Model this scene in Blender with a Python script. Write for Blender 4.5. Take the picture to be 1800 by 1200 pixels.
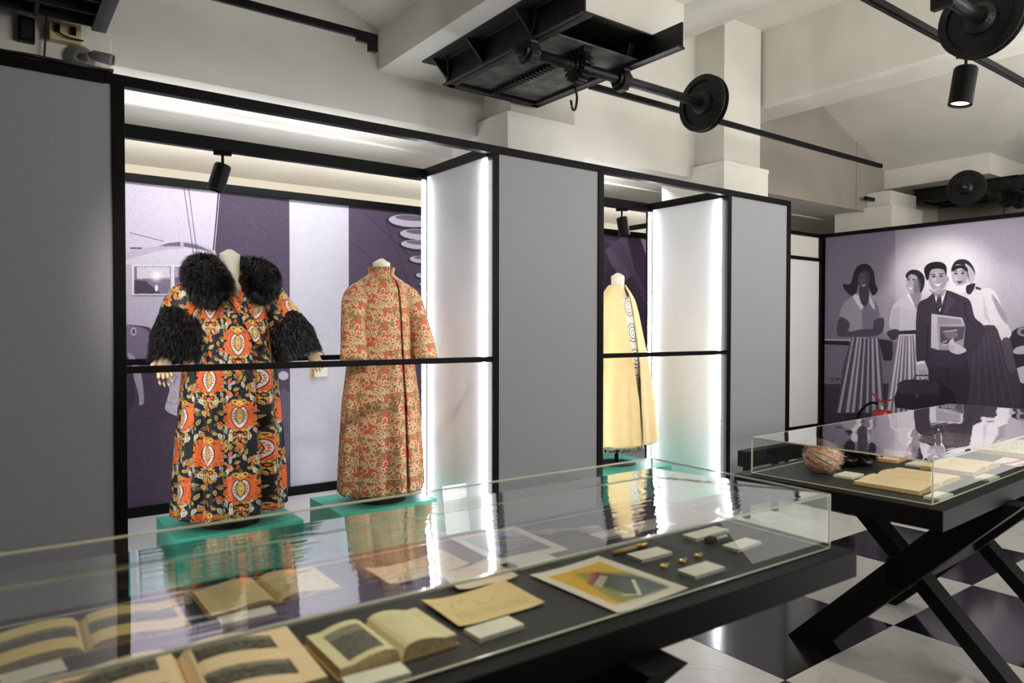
import bpy, bmesh, math, random
import numpy as np
from mathutils import Matrix, Vector
random.seed(7); rng = np.random.default_rng(7)
PI = math.pi; rad = math.radians
S = bpy.context.scene; COL = S.collection
for o in list(bpy.data.objects): bpy.data.objects.remove(o)

# ------------------------------------------------------------------ camera, world, lights, exposure
cd = bpy.data.cameras.new('camera'); cam = bpy.data.objects.new('camera', cd); COL.objects.link(cam)
yaw, pit, rol = rad(53.5352), rad(-1.0318), rad(.0887)
fw = Vector((math.cos(yaw)*math.cos(pit), math.sin(yaw)*math.cos(pit), math.sin(pit)))
rt = Vector((math.sin(yaw), -math.cos(yaw), 0)); up = rt.cross(fw)
R2 = rt*math.cos(rol)+up*math.sin(rol); U2 = up*math.cos(rol)-rt*math.sin(rol)
m = Matrix((R2, U2, -fw)).transposed().to_4x4(); m.translation = (0, 0, 1.37); cam.matrix_world = m
cd.sensor_width = 36; cd.lens = 36*1250.85/1800; cd.clip_start = .05
cd.dof.use_dof = True; cd.dof.focus_distance = 4.4; cd.dof.aperture_fstop = 3.0
S.camera = cam
S.view_settings.view_transform = 'Standard'; S.view_settings.look = 'None'
S.view_settings.gamma = 1; S.view_settings.use_curve_mapping = False
S.view_settings.exposure = 0.35
try:
    S.cycles.transparent_max_bounces = 40; S.cycles.max_bounces = 10; S.cycles.glossy_bounces = 6
except Exception: pass
w = bpy.data.worlds.new('world'); S.world = w; w.use_nodes = True
w.node_tree.nodes['Background'].inputs[0].default_value = (.95, .93, .88, 1)
w.node_tree.nodes['Background'].inputs[1].default_value = .07

def area(name, loc, target, sx, sy, power, col=(1, .96, .88)):
    l = bpy.data.lights.new(name, 'AREA'); l.shape = 'RECTANGLE'; l.size = sx; l.size_y = sy; l.energy = power; l.color = col
    o = bpy.data.objects.new(name, l); COL.objects.link(o); o.location = loc
    o.rotation_euler = (Vector(target)-Vector(loc)).to_track_quat('-Z', 'Y').to_euler(); return o
def spot(name, loc, target, power, angle, blend=.5, col=(1, .95, .86), r=.03):
    l = bpy.data.lights.new(name, 'SPOT'); l.energy = power; l.spot_size = rad(angle); l.spot_blend = blend; l.color = col; l.shadow_soft_size = r
    o = bpy.data.objects.new(name, l); COL.objects.link(o); o.location = loc
    o.rotation_euler = (Vector(target)-Vector(loc)).to_track_quat('-Z', 'Y').to_euler(); return o
area('hall_fill', (4.1, -.9, 2.5), (4.1, 3.4, 4.9), 3.8, 1.6, 100, (1, .975, .925))  # soft fill added behind the camera, stands in for general hall lighting
area('hall_fill', (7.0, .6, 2.7), (7.6, 4.2, 3.4), 3.0, 1.2, 48, (1, .965, .9))  # second added fill, brightens the beams at the right
area('bounce_fill', (4.6, .6, .25), (4.2, 2.2, 3.4), 4.0, 1.6, 28, (1, .97, .92))  # added low lamp facing up, imitates light bounced off the floor
spot('coat_spot', (.05, 1.76, 2.80), (1.12, 4.05, 1.12), 150, 30, 1.0, r=.09)
spot('coat_spot', (.95, 1.76, 2.80), (1.98, 4.05, 1.12), 125, 30, 1.0, r=.09)
spot('coat_spot', (4.9, 1.76, 2.80), (4.03, 4.05, 1.15), 42, 28, 1.0, r=.09)
area('bay_wall_fill', (1.55, 4.85, 2.74), (1.5, 5.52, 1.2), 2.3, .12, 14, (.97, .97, 1))  # added strip without a fixture, brightens the first bay's rear wall
area('bay_wall_fill', (4.6, 4.85, 2.74), (4.7, 5.52, 1.2), 1.8, .12, 8, (.97, .97, 1))  # same added fill for the second bay's rear wall
area('bay_soffit_fill', (1.5, 4.78, 2.46), (1.5, 4.78, 3.2), 2.2, .3, 5, (.97, .98, 1))  # unseen upward strip, added to brighten the soffit behind the first bay
area('bay_soffit_fill', (4.1, 4.78, 2.46), (4.1, 4.78, 3.2), 1.6, .3, 3.5, (.97, .98, 1))  # likewise added under the soffit of the second bay
area('rear_gap_fill', (4.1, 5.9, 2.35), (4.1, 6.5, 2.79), 9.0, .2, 30, (1, .96, .9))  # unseen lamp added to lift the dark gap above the return wall
spot('table_spot', (.3, 1.76, 2.80), (.25, 1.25, .8), 46, 52, .8, (1, .86, .64))
spot('table_spot', (1.2, 1.76, 2.80), (1.0, 1.2, .8), 40, 50, .8, (1, .88, .68))
spot('table_spot', (1.1, .4, 2.80), (2.85, 1.40, .85), 95, 40, .8, (1, .86, .64))  # off the track: added from the camera side to brighten the feather hat
spot('mural_spot', (5.6, 1.76, 2.80), (7.97, 3.15, 1.80), 150, 36, 1.0, (1, .96, .95))
spot('mural_spot', (5.6, .3, 2.80), (7.97, 1.3, 1.30), 60, 50, 1.0, (1, .96, .95))

# ------------------------------------------------------------------ painting flat prints in code
def smooth_pts(P, n=6, closed=True):
    P = np.asarray(P, float); N = len(P); out = []
    for i in range(N if closed else N-1):
        p0, p1, p2, p3 = (P[(i-1) % N], P[i], P[(i+1) % N], P[(i+2) % N]) if closed else (P[max(i-1, 0)], P[i], P[i+1], P[min(i+2, N-1)])
        for t in np.linspace(0, 1, n, endpoint=False):
            out.append(.5*((2*p1)+(-p0+p2)*t+(2*p0-5*p1+4*p2-p3)*t*t+(-p0+3*p1-3*p2+p3)*t**3))
    if not closed: out.append(P[-1])
    return np.array(out)
def blur(a, r):
    r = int(r)
    if r < 1: return a
    for _ in range(2):
        for ax in (0, 1):
            p = np.pad(a, [(r+1, r) if k == ax else (0, 0) for k in range(2)], mode='edge'); c = np.cumsum(p, axis=ax)
            a = (np.take(c, range(2*r+1, c.shape[ax]), ax)-np.take(c, range(0, c.shape[ax]-2*r-1), ax))/(2*r+1)
    return a
class Canvas:
    def __init__(s, w, h, col=(0, 0, 0), tf=None):
        s.w, s.h = w, h; s.a = np.empty((h, w, 3), np.float32); s.a[:] = np.array(col)/255.; s.tf = tf
    def T(s, P):
        P = np.asarray(P, float).reshape(-1, 2)
        return s.tf(P) if s.tf else P
    def blend(s, m, x0, y0, col, al=1):
        x1, y1 = x0+m.shape[1], y0+m.shape[0]; cx0, cy0, cx1, cy1 = max(x0, 0), max(y0, 0), min(x1, s.w), min(y1, s.h)
        if cx1 <= cx0 or cy1 <= cy0: return
        mm = (m[cy0-y0:cy1-y0, cx0-x0:cx1-x0]*al)[..., None]; v = s.a[cy0:cy1, cx0:cx1]
        v += (np.array(col, np.float32)/255.-v)*mm
    def poly(s, P, col, al=1, soft=0, sm=0):
        P = np.asarray(P, float)
        if sm: P = smooth_pts(P, sm)
        P = s.T(P); pad = int(3*soft)+2
        x0, y0 = np.floor(P.min(0)).astype(int)-pad; x1, y1 = np.ceil(P.max(0)).astype(int)+pad
        x0 = max(x0, -pad); y0 = max(y0, -pad); x1 = min(x1, s.w+pad); y1 = min(y1, s.h+pad)
        if x1 <= x0 or y1 <= y0: return
        xs = np.arange(x0, x1)[None, :]+.5; ys = np.arange(y0, y1)+.5; m = np.zeros((len(ys), x1-x0), np.float32)
        Q = np.roll(P, -1, 0)
        for (ax, ay), (bx, by) in zip(P, Q):
            if ay == by: continue
            lo, hi = min(ay, by), max(ay, by); i0 = max(int(np.ceil(lo-.5))-y0, 0); i1 = min(int(np.ceil(hi-.5))-y0, len(ys))
            if i1 <= i0: continue
            yy = ys[i0:i1]; xc = ax+(yy-ay)*(bx-ax)/(by-ay); sg = 1 if by > ay else -1
            m[i0:i1] += sg*np.clip(xc[:, None]-xs+.5, 0, 1)
        m = np.clip(np.abs(m), 0, 1)
        if soft: m = blur(m, soft)
        s.blend(m, x0, y0, col, al)
    def ell(s, cx, cy, rx, ry, col, rot=0, al=1, soft=0, n=20):
        t = np.linspace(0, 2*PI, n, endpoint=False); c, d = math.cos(rad(rot)), math.sin(rad(rot))
        x, y = rx*np.cos(t), ry*np.sin(t); s.poly(np.stack([cx+x*c-y*d, cy+x*d+y*c], 1), col, al, soft)
    def line(s, P, wd, col, al=1, sm=0, soft=0):
        P = np.asarray(P, float)
        if sm: P = smooth_pts(P, sm, False)
        d = np.gradient(P, axis=0); nrm = np.stack([-d[:, 1], d[:, 0]], 1); nrm /= (np.hypot(*nrm.T)[:, None]+1e-9)
        s.poly(np.concatenate([P+nrm*wd/2, (P-nrm*wd/2)[::-1]]), col, al, soft)
    def grain(s, k, cell=1):
        h, w = -(-s.h//cell), -(-s.w//cell); n = rng.normal(0, k, (h, w)).astype(np.float32)
        s.a += np.kron(n, np.ones((cell, cell), np.float32))[:s.h, :s.w, None]
    def image(s, name):
        a = np.ones((s.h, s.w, 4), np.float32); a[..., :3] = np.clip(s.a[::-1], 0, 1)
        im = bpy.data.images.new(name, s.w, s.h); im.pixels.foreach_set(a.ravel()); im.update(); im.pack(); return im

# ------------------------------------------------------------------ materials
def lin(c): return tuple(((x/255.)/12.92 if x/255. <= .04045 else ((x/255.+.055)/1.055)**2.4) for x in c)+(1,)
def mat(name, col, rough=.5, metal=0, noise=0, nscale=20, bump=0, bscale=200, spec=.5, emit=None, strength=0, coat=0, sheen=0, trans=0):
    M = bpy.data.materials.new(name); M.use_nodes = True; nt = M.node_tree; b = nt.nodes['Principled BSDF']; L = nt.links
    b.inputs['Base Color'].default_value = lin(col); b.inputs['Roughness'].default_value = rough; b.inputs['Metallic'].default_value = metal
    b.inputs['Specular IOR Level'].default_value = spec; b.inputs['Coat Weight'].default_value = coat; b.inputs['Sheen Weight'].default_value = sheen
    tc = nt.nodes.new('ShaderNodeTexCoord')
    if noise:
        n = nt.nodes.new('ShaderNodeTexNoise'); n.inputs['Scale'].default_value = nscale; n.inputs['Detail'].default_value = 5; L.new(tc.outputs['Object'], n.inputs['Vector'])
        r = nt.nodes.new('ShaderNodeValToRGB'); r.color_ramp.elements[0].position = .3; r.color_ramp.elements[1].position = .7
        r.color_ramp.elements[0].color = lin([max(0, c*(1-noise)) for c in col]); r.color_ramp.elements[1].color = lin([min(255, c*(1+noise*.6)) for c in col])
        L.new(n.outputs['Fac'], r.inputs['Fac']); L.new(r.outputs['Color'], b.inputs['Base Color'])
    if bump:
        n2 = nt.nodes.new('ShaderNodeTexNoise'); n2.inputs['Scale'].default_value = bscale; n2.inputs['Detail'].default_value = 3; L.new(tc.outputs['Object'], n2.inputs['Vector'])
        bp = nt.nodes.new('ShaderNodeBump'); bp.inputs['Strength'].default_value = bump; bp.inputs['Distance'].default_value = .004
        L.new(n2.outputs['Fac'], bp.inputs['Height']); L.new(bp.outputs['Normal'], b.inputs['Normal'])
    if emit: b.inputs['Emission Color'].default_value = lin(emit); b.inputs['Emission Strength'].default_value = strength
    return M
def image_mat(name, cv, rough=.6, metal=0, bump=0, bscale=300, rep=False, spec=.4, sheen=0):
    M = mat(name, (200, 200, 200), rough, metal, spec=spec, bump=bump, bscale=bscale, sheen=sheen); nt = M.node_tree
    t = nt.nodes.new('ShaderNodeTexImage'); t.image = cv.image(name); t.extension = 'REPEAT' if rep else 'EXTEND'
    uv = nt.nodes.new('ShaderNodeUVMap'); nt.links.new(uv.outputs['UV'], t.inputs['Vector'])
    nt.links.new(t.outputs['Color'], nt.nodes['Principled BSDF'].inputs['Base Color']); return M
def glass_mat(name, wob=0, ripple=.00028, tint=(250, 252, 251), boost=1.0):
    M = bpy.data.materials.new(name); M.use_nodes = True; nt = M.node_tree; nt.nodes.clear(); L = nt.links
    o = nt.nodes.new('ShaderNodeOutputMaterial'); mx = nt.nodes.new('ShaderNodeMixShader'); tr = nt.nodes.new('ShaderNodeBsdfTransparent'); gl = nt.nodes.new('ShaderNodeBsdfGlossy')
    fr = nt.nodes.new('ShaderNodeFresnel'); fr.inputs['IOR'].default_value = 1.49; gl.inputs['Roughness'].default_value = .012; gl.inputs['Color'].default_value = (1, 1, 1, 1)
    tr.inputs['Color'].default_value = lin(tint)
    ge = nt.nodes.new('ShaderNodeNewGeometry'); inv = nt.nodes.new('ShaderNodeMath'); inv.operation = 'SUBTRACT'; inv.inputs[0].default_value = 1; L.new(ge.outputs['Backfacing'], inv.inputs[1])
    mu = nt.nodes.new('ShaderNodeMath'); mu.operation = 'MULTIPLY'; L.new(fr.outputs[0], mu.inputs[0]); L.new(inv.outputs[0], mu.inputs[1])
    m2 = nt.nodes.new('ShaderNodeMath'); m2.operation = 'MULTIPLY'; m2.use_clamp = True; m2.inputs[1].default_value = boost; L.new(mu.outputs[0], m2.inputs[0])
    L.new(m2.outputs[0], mx.inputs[0]); L.new(tr.outputs[0], mx.inputs[1]); L.new(gl.outputs[0], mx.inputs[2]); L.new(mx.outputs[0], o.inputs[0])
    if wob:
        tc = nt.nodes.new('ShaderNodeTexCoord'); mp = nt.nodes.new('ShaderNodeMapping'); mp.inputs['Scale'].default_value = (1, 1, 1)
        mp2 = nt.nodes.new('ShaderNodeMapping'); mp2.inputs['Scale'].default_value = (1.2, 70, 1); n3 = nt.nodes.new('ShaderNodeTexNoise'); n3.inputs['Scale'].default_value = 1; n3.inputs['Detail'].default_value = 0
        bp2 = nt.nodes.new('ShaderNodeBump'); bp2.inputs['Strength'].default_value = 1; bp2.inputs['Distance'].default_value = ripple
        L.new(tc.outputs['Object'], mp2.inputs[0]); L.new(mp2.outputs[0], n3.inputs['Vector']); L.new(n3.outputs['Fac'], bp2.inputs['Height'])
        n = nt.nodes.new('ShaderNodeTexNoise'); n.inputs['Scale'].default_value = 3.2; n.inputs['Detail'].default_value = 0
        bp = nt.nodes.new('ShaderNodeBump'); bp.inputs['Strength'].default_value = 1; bp.inputs['Distance'].default_value = wob
        L.new(tc.outputs['Object'], mp.inputs[0]); L.new(mp.outputs[0], n.inputs['Vector']); L.new(n.outputs['Fac'], bp.inputs['Height']); L.new(bp2.outputs[0], bp.inputs['Normal']); L.new(bp.outputs[0], gl.inputs['Normal'])
    return M

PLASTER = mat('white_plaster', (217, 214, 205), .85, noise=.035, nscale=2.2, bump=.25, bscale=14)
PLASTER_D = mat('grey_shaded_plaster', (150, 143, 134), .9, noise=.05, nscale=2, bump=.2, bscale=14)  # grey of the unseen walls; on the gable it stands for shade
CAPM = mat('pier_paint', (226, 223, 214), .6, noise=.03, nscale=3)
BLACK = mat('black_metal', (7, 7, 8), .45, noise=.1, nscale=30, spec=.14)
IRON = mat('old_black_iron', (26, 26, 27), .45, .3, noise=.5, nscale=14, bump=.5, bscale=60)
IRONPLATE = mat('grimy_iron_plate', (88, 88, 86), .5, .35, noise=.45, nscale=9, bump=.4, bscale=80)
PANEL = mat('grey_laminate', (158, 158, 165), .5, noise=.02, nscale=60)
WHITEP = mat('white_laminate', (235, 236, 238), .28, noise=.01, nscale=30)
LILAC = mat('pale_lilac_paint', (205, 203, 214), .6, noise=.02, nscale=20)
TEAL = mat('teal_paint', (62, 168, 146), .42, noise=.03, nscale=20)
WFLOOR = mat('white_platform_paint', (205, 203, 205), .5)
TABLEM = mat('black_table_laminate', (17, 17, 19), .55, noise=.1, nscale=30, bump=.08, bscale=400, spec=.14)
TABLETOP = mat('charcoal_table_felt', (40, 39, 38), .62, noise=.08, nscale=60, bump=.1, bscale=500)
GLASS = glass_mat('acrylic_top', .0019, boost=2.0); GLASS_S = glass_mat('acrylic_side', 0, boost=1.0); GLASS2 = glass_mat('acrylic_top_far', .0013, .00006, boost=1.8)
EDGE = mat('acrylic_edge', (226, 230, 208), .12, spec=.9, emit=None)
LED = mat('led_tube_glow', (255, 255, 255), .4, emit=(246, 248, 255), strength=25)
NECK = mat('cream_mannequin', (226, 217, 196), .55, noise=.02)
WOOD = mat('pale_wood_hand', (222, 190, 146), .5, noise=.06, nscale=30)
FURB = mat('black_fur_hide', (10, 10, 11), .8); FUR = mat('black_fur_strand', (8, 7, 7), .36, spec=.35)
CREAM = mat('cream_wool', (236, 206, 146), .8, noise=.02, bump=.15, bscale=500, sheen=.3)
PAPER_EDGE = mat('paper_edge', (214, 190, 142), .8, noise=.15, nscale=160)
CARDM = mat('white_card', (236, 232, 222), .7)

# ------------------------------------------------------------------ mesh building
class MB:
    def __init__(s): s.v = []; s.f = []; s.uv = {}; s.mi = {}
    def add(s, v, f, mi=0, uv=None):
        n = len(s.v); s.v += [tuple(p) for p in v]
        for k, q in enumerate(f):
            s.f.append(tuple(i+n for i in q))
            if mi: s.mi[len(s.f)-1] = mi
            if uv is not None: s.uv[len(s.f)-1] = uv[k]
        return s
    def box(s, x0, x1, y0, y1, z0, z1, mi=0):
        v = [(x, y, z) for z in (z0, z1) for x, y in ((x0, y0), (x1, y0), (x1, y1), (x0, y1))]
        return s.add(v, [(0, 3, 2, 1), (4, 5, 6, 7), (0, 1, 5, 4), (1, 2, 6, 5), (2, 3, 7, 6), (3, 0, 4, 7)], mi)
    def prism(s, pts, axis, a, b, mi=0):
        n = len(pts)
        def P(p, t): return {'X': (t, p[0], p[1]), 'Y': (p[0], t, p[1]), 'Z': (p[0], p[1], t)}[axis]
        v = [P(p, a) for p in pts]+[P(p, b) for p in pts]
        return s.add(v, [tuple(range(n))[::-1], tuple(range(n, 2*n))]+[(i, (i+1) % n, (i+1) % n+n, i+n) for i in range(n)], mi)
    def loft(s, path, rads, n=12, cap=True, mi=0, upv=(0, 0, 1), uvs=None):
        P = [Vector(p) for p in path]; v = []; f = []; uvl = []
        for i, p in enumerate(P):
            t = P[min(i+1, len(P)-1)]-P[max(i-1, 0)]; t = (t if t.length > 1e-7 else P[-1]-P[0]).normalized(); u = Vector(upv)
            if abs(t.dot(u)) > .95: u = Vector((0, 1, 0)) if abs(t.y) < .9 else Vector((1, 0, 0))
            a = t.cross(u).normalized(); b = a.cross(t).normalized(); r = rads[i] if hasattr(rads, '__len__') else rads
            ra, rb = r if hasattr(r, '__len__') else (r, r)
            for k in range(n):
                th = 2*PI*k/n; v.append(p+a*ra*math.cos(th)+b*rb*math.sin(th))
        for i in range(len(P)-1):
            for k in range(n):
                k2 = (k+1) % n; f.append((i*n+k, (i+1)*n+k, (i+1)*n+k2, i*n+k2))
                if uvs: uvl.append([(uvs[0]*k/n, uvs[1]*i/(len(P)-1)), (uvs[0]*k/n, uvs[1]*(i+1)/(len(P)-1)), (uvs[0]*(k+1)/n, uvs[1]*(i+1)/(len(P)-1)), (uvs[0]*(k+1)/n, uvs[1]*i/(len(P)-1))])
        if cap:
            f += [tuple(range(n)), tuple(range((len(P)-1)*n, len(P)*n))[::-1]]
            if uvs: uvl += [[(0, 0)]*n, [(0, 0)]*n]
        return s.add(v, f, mi, uvl if uvs else None)
    def cyl(s, a, b, r, n=20, mi=0): return s.loft([a, b], r, n, True, mi)
    def quad(s, P, mi=0, uv=((0, 0), (1, 0), (1, 1), (0, 1))): return s.add(P, [(0, 1, 2, 3)], mi, [uv])
    def grid(s, fn, nu, nv, mi=0, flip=False):
        v = []; U = []
        for j in range(nv+1):
            for i in range(nu+1):
                p, uv = fn(i/nu, j/nv); v.append(p); U.append(uv)
        f = []; uvl = []
        for j in range(nv):
            for i in range(nu):
                q = (j*(nu+1)+i, j*(nu+1)+i+1, (j+1)*(nu+1)+i+1, (j+1)*(nu+1)+i)
                if flip: q = q[::-1]
                f.append(q); uvl.append([U[k] for k in q])
        return s.add(v, f, mi, uvl)
    def build(s, name, mats, parent=None, smooth=False, bevel=0, loc=(0, 0, 0), rz=0, solid=0, fix=True):
        me = bpy.data.meshes.new(name); me.from_pydata(s.v, [], s.f)
        if s.uv:
            L = me.uv_layers.new(name='UVMap'); arr = np.zeros(len(me.loops)*2, np.float32); k = 0
            for i, q in enumerate(s.f):
                u = s.uv.get(i)
                for j in range(len(q)):
                    if u is not None: arr[2*k] = u[j][0]; arr[2*k+1] = u[j][1]
                    k += 1
            L.data.foreach_set('uv', arr)
        for M in (mats if isinstance(mats, (list, tuple)) else [mats]): me.materials.append(M)
        for i, x in s.mi.items(): me.polygons[i].material_index = x
        if smooth: me.polygons.foreach_set('use_smooth', [True]*len(me.polygons))
        if fix:
            bm = bmesh.new(); bm.from_mesh(me); bmesh.ops.recalc_face_normals(bm, faces=bm.faces); bm.to_mesh(me); bm.free()
        o = bpy.data.objects.new(name, me); COL.objects.link(o); o.location = loc; o.rotation_euler = (0, 0, rz)
        if parent: o.parent = parent
        if solid: md = o.modifiers.new('thick', 'SOLIDIFY'); md.thickness = solid; md.offset = -1
        if bevel: md = o.modifiers.new('bevel', 'BEVEL'); md.width = bevel; md.segments = 2; md.limit_method = 'ANGLE'
        return o
def tag(o, label=None, cat=None, group=None, kind=None):
    for k, x in (('label', label), ('category', cat), ('group', group), ('kind', kind)):
        if x: o[k] = x
    return o
def thing(name, label, cat, loc=(0, 0, 0), rz=0, group=None, kind=None):
    o = bpy.data.objects.new(name, None); o.empty_display_size = .1; COL.objects.link(o); o.location = loc; o.rotation_euler = (0, 0, rz)
    return tag(o, label, cat, group, kind)
def structure(name, mb, M, parent=None, **k):
    o = mb.build(name, M, parent, **k)
    if not parent: o['kind'] = 'structure'
    return o
def struct_empty(name):
    o = bpy.data.objects.new(name, None); COL.objects.link(o); o['kind'] = 'structure'; return o
def copy_tree(o, parent=None):
    c = o.copy(); COL.objects.link(c)
    if parent: c.parent = parent
    for ch in [x for x in bpy.data.objects if x.parent == o]: copy_tree(ch, c)
    return c

# ------------------------------------------------------------------ layout (metres), solved from image coordinates
YF, YB, YM, YW = 3.5544, 4.3773, 5.52, 6.95
ZT, ZR = 2.483, 1.183
BX0, BX1, CX0, CX1, BX2, BX3, EX = .5256-.05, 2.478, 2.5276, 3.3574, 3.41, 4.7655, 5.597
XG, YG = 7.97, 4.603
FZ = .06

# ------------------------------------------------------------------ setting: floor of checker tiles
T0x, T0y, TS = 3.3676, 1.581, .87
fl = structure('floor', MB().box(-2.2, 10.6, -2.4, 7.2, -.12, -.012), mat('floor_grout', (70, 68, 66), .7))
def marble(name, col, vein, rough):
    M = mat(name, col, rough, noise=.06, nscale=3); nt = M.node_tree; b = nt.nodes['Principled BSDF']
    wv = nt.nodes.new('ShaderNodeTexNoise'); wv.inputs['Scale'].default_value = 2.3; wv.inputs['Detail'].default_value = 8; wv.inputs['Distortion'].default_value = 1.6
    tc = nt.nodes.new('ShaderNodeTexCoord'); nt.links.new(tc.outputs['Object'], wv.inputs['Vector'])
    r = nt.nodes.new('ShaderNodeValToRGB'); e = r.color_ramp.elements; e[0].position = .47; e[1].position = .53; e[0].color = lin(col); e[1].color = lin(col); e.new(.5).color = lin(vein)
    nt.links.new(wv.outputs['Fac'], r.inputs['Fac']); nt.links.new(r.outputs['Color'], b.inputs['Base Color']); return M
TW = marble('white_marble_tile', (208, 206, 199), (196, 194, 188), .3); TB = marble('black_marble_tile', (17, 16, 21), (30, 28, 36), .12)
tw = tb = None
for i in range(-6, 8):
    for j in range(-4, 5):
        white = (i+j) % 2 == 0; src = tw if white else tb
        if src is None:
            src = MB().box(.0015, TS-.0015, .0015, TS-.0015, -.012, 0).build('tile', TW if white else TB, fl, bevel=.001)
            if white: tw = src
            else: tb = src
            o = src
        else:
            o = src.copy(); COL.objects.link(o)
        o.name = 'tile'; o.location = (T0x+i*TS, T0y+j*TS, 0)

# ------------------------------------------------------------------ setting: ceiling, walls, beams, hoppers
structure('ceiling', MB().box(-2.2, 10.6, -2.4, 7.2, 5.0, 5.15), PLASTER)
wb = structure('wall_back', MB().box(-2.2, 10.6, YW, YW+.15, 0, 2.79), mat('cream_wall', (226, 219, 203), .8))
structure('beam_wall', MB().box(-2.2, 10.6, 4.4, YW+.15, 2.79, 5.0).box(-2.2, 10.6, 5.02, 5.06, 2.775, 2.79), PLASTER)['kind'] = 'structure'
structure('wall_gable_shaded', MB().box(6.405, 8.96, 4.385, 4.4, 2.78, 4.5).box(8.3, 8.96, 4.375, 4.385, 2.78, 4.5), PLASTER_D)  # plaster colour darkened here to hold the gable's shade
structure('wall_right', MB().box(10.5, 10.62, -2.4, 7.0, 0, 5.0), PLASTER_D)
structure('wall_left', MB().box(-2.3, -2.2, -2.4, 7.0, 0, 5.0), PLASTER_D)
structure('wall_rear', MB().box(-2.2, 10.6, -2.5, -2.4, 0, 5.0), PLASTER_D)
def pier(name, x0, x1, y0, ztop, zcap):
    o = struct_empty(name)
    MB().box(x0+.06, x1-.06, y0+.05, 4.42, zcap, ztop).build('pier_shaft', PLASTER, o)
    MB().box(x0, x1, y0, 4.75, 0, zcap).build('pier_cladding', CAPM, o, bevel=.004)
    MB().box(x0-.004, x1+.004, y0-.004, 4.4, zcap-.035, zcap).build('pier_cap_strip', CAPM, o)
    return o
pier('pier_middle', 2.93, 3.65, 4.02, 5.0, 2.885)
pier('pier_right', 5.33, 6.0, 4.02, 5.0, 2.88)
pier('pier_left', -.35, .51, 4.02, 2.86, 2.82)
pier('pier_far', 8.49, 9.25, 4.05, 3.0, 2.82)
structure('beam_cross', MB().prism([(5.98, 5.0), (5.98, 3.50), (6.01, 3.474), (6.38, 3.474), (6.405, 3.50), (6.405, 5.0)], 'Y', -2.4, 4.4), PLASTER)
structure('beam_upper', MB().prism([(5.28, 5.0), (5.28, 4.2), (5.98, 4.2), (5.98, 5.0)], 'Y', -2.4, 4.4), PLASTER)
def hopper(name, x0, x1, y0, y1, z0, z1, sl=.385, out=1.75):
    o = MB(); T = .0
    a, b, c, d = (x0, y0), (x1, y0), (x1, y1), (x0, y1)
    o.add([(*a, z0), (*b, z0), (*c, z0), (*d, z0), (*a, z1), (*b, z1), (*c, z1), (*d, z1)],
          [(0, 3, 2, 1), (0, 1, 5, 4), (1, 2, 6, 5), (2, 3, 7, 6), (3, 0, 4, 7)])
    X0, X1, Y0 = x0-out, x1+out, y0-out; zt = z1+out*sl
    n = len(o.v)
    o.add([(x0, y0, z1), (x1, y0, z1), (x1, y1, z1), (x0, y1, z1), (X0, Y0, zt), (X1, Y0, zt), (X1, y1, zt), (X0, y1, zt)],
          [(0, 1, 5, 4), (1, 2, 6, 5), (3, 0, 4, 7)])
    o.add([(X0, Y0, zt), (X1, Y0, zt), (X1, y1, zt), (X0, y1, zt), (X0, Y0, 5.0), (X1, Y0, 5.0), (X1, y1, 5.0), (X0, y1, 5.0)],
          [(0, 1, 5, 4), (1, 2, 6, 5), (3, 0, 4, 7)])
    return structure(name, o, PLASTER)
hopper('hopper_near', 2.133, 3.48, 2.93, 4.4, 3.10, 3.37)
hopper('hopper_far', 8.965, 10.31, 3.225, 4.4, 3.10, 3.33, out=2.5)

# partition with the two display bays
pt = struct_empty('wall_display_partition')
def post(x, y, z0=FZ, z1=ZT, wd=.05, dp=.05): return MB().box(x-wd/2, x+wd/2, y, y+dp, z0, z1).build('post', BLACK, pt, bevel=.002)
MB().box(-1.8, BX0-.052, YF-.002, YF+.05, ZT-.05, ZT-.004).build('top_rail', BLACK, pt)
MB().box(BX0-.05, EX+.05, YF, YF+.05, ZT-.047, ZT).build('top_rail', BLACK, pt, bevel=.002)
for x in (BX0+.0, BX1+.026, CX1+.026, BX3+.026, EX+.025): post(x, YF, 0, ZT-.047)
for a, b in ((-1.8, BX0-.025), (BX1+.05, CX1), (BX3+.05, EX)):
    MB().box(a, b, YF+.01, YF+.04, .0, ZT-.047).build('grey_panel', PANEL, pt)
MB().box(EX+.0, EX+.05, YF+.05, YM, ZT-.047, ZT).build('top_rail', BLACK, pt)
for a, b in ((BX0+.025, BX1), (CX1+.05, BX3)):
    MB().box(a, b, YF+.008, YF+.038, ZR-.016, ZR+.016).build('guard_rail', BLACK, pt, bevel=.002)
    MB().box(a, b, YB-.01, YB+.02, ZR-.016, ZR+.016).build('guard_rail', BLACK, pt, bevel=.002)
    MB().box(a, b+.03, YB, YB+.05, ZT-.075, ZT).build('rear_beam', BLACK, pt, bevel=.002)
    MB().box(b-.012, b+.03, YF+.05, YB, ZT-.06, ZT).build('side_beam', BLACK, pt)
    MB().box(b+.0, b+.025, YF+.075, YB-.03, FZ, ZT-.06).build('side_panel', WHITEP, pt)
    MB().box(a-.055, a-.03, YF+.075, YB-.03, FZ, ZT-.06).build('side_panel', WHITEP, pt)
    MB().box(b-.004, b+.03, YB-.028, YB+.05, FZ, ZT-.075).build('post', BLACK, pt)
    MB().box(a-.055, a-.02, YB-.0, YB+.05, FZ, ZT-.075).build('post', BLACK, pt)
    for x, y in ((b-.02, YF+.062), (b-.022, YB-.012)):
        MB().box(x-.006, x+.010, y-.012, y+.012, FZ+.01, ZT-.08).build('led_tube', LED, pt)
    for y in (YF+.062, YB-.02):
        MB().box(a-.02, a-.006, y-.009, y+.009, FZ+.01, ZT-.08).build('led_tube', LED, pt)
    MB().box(a-.03, b+.02, YF+.0, 4.66, 0, FZ).build('teal_platform', TEAL, pt)
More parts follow.
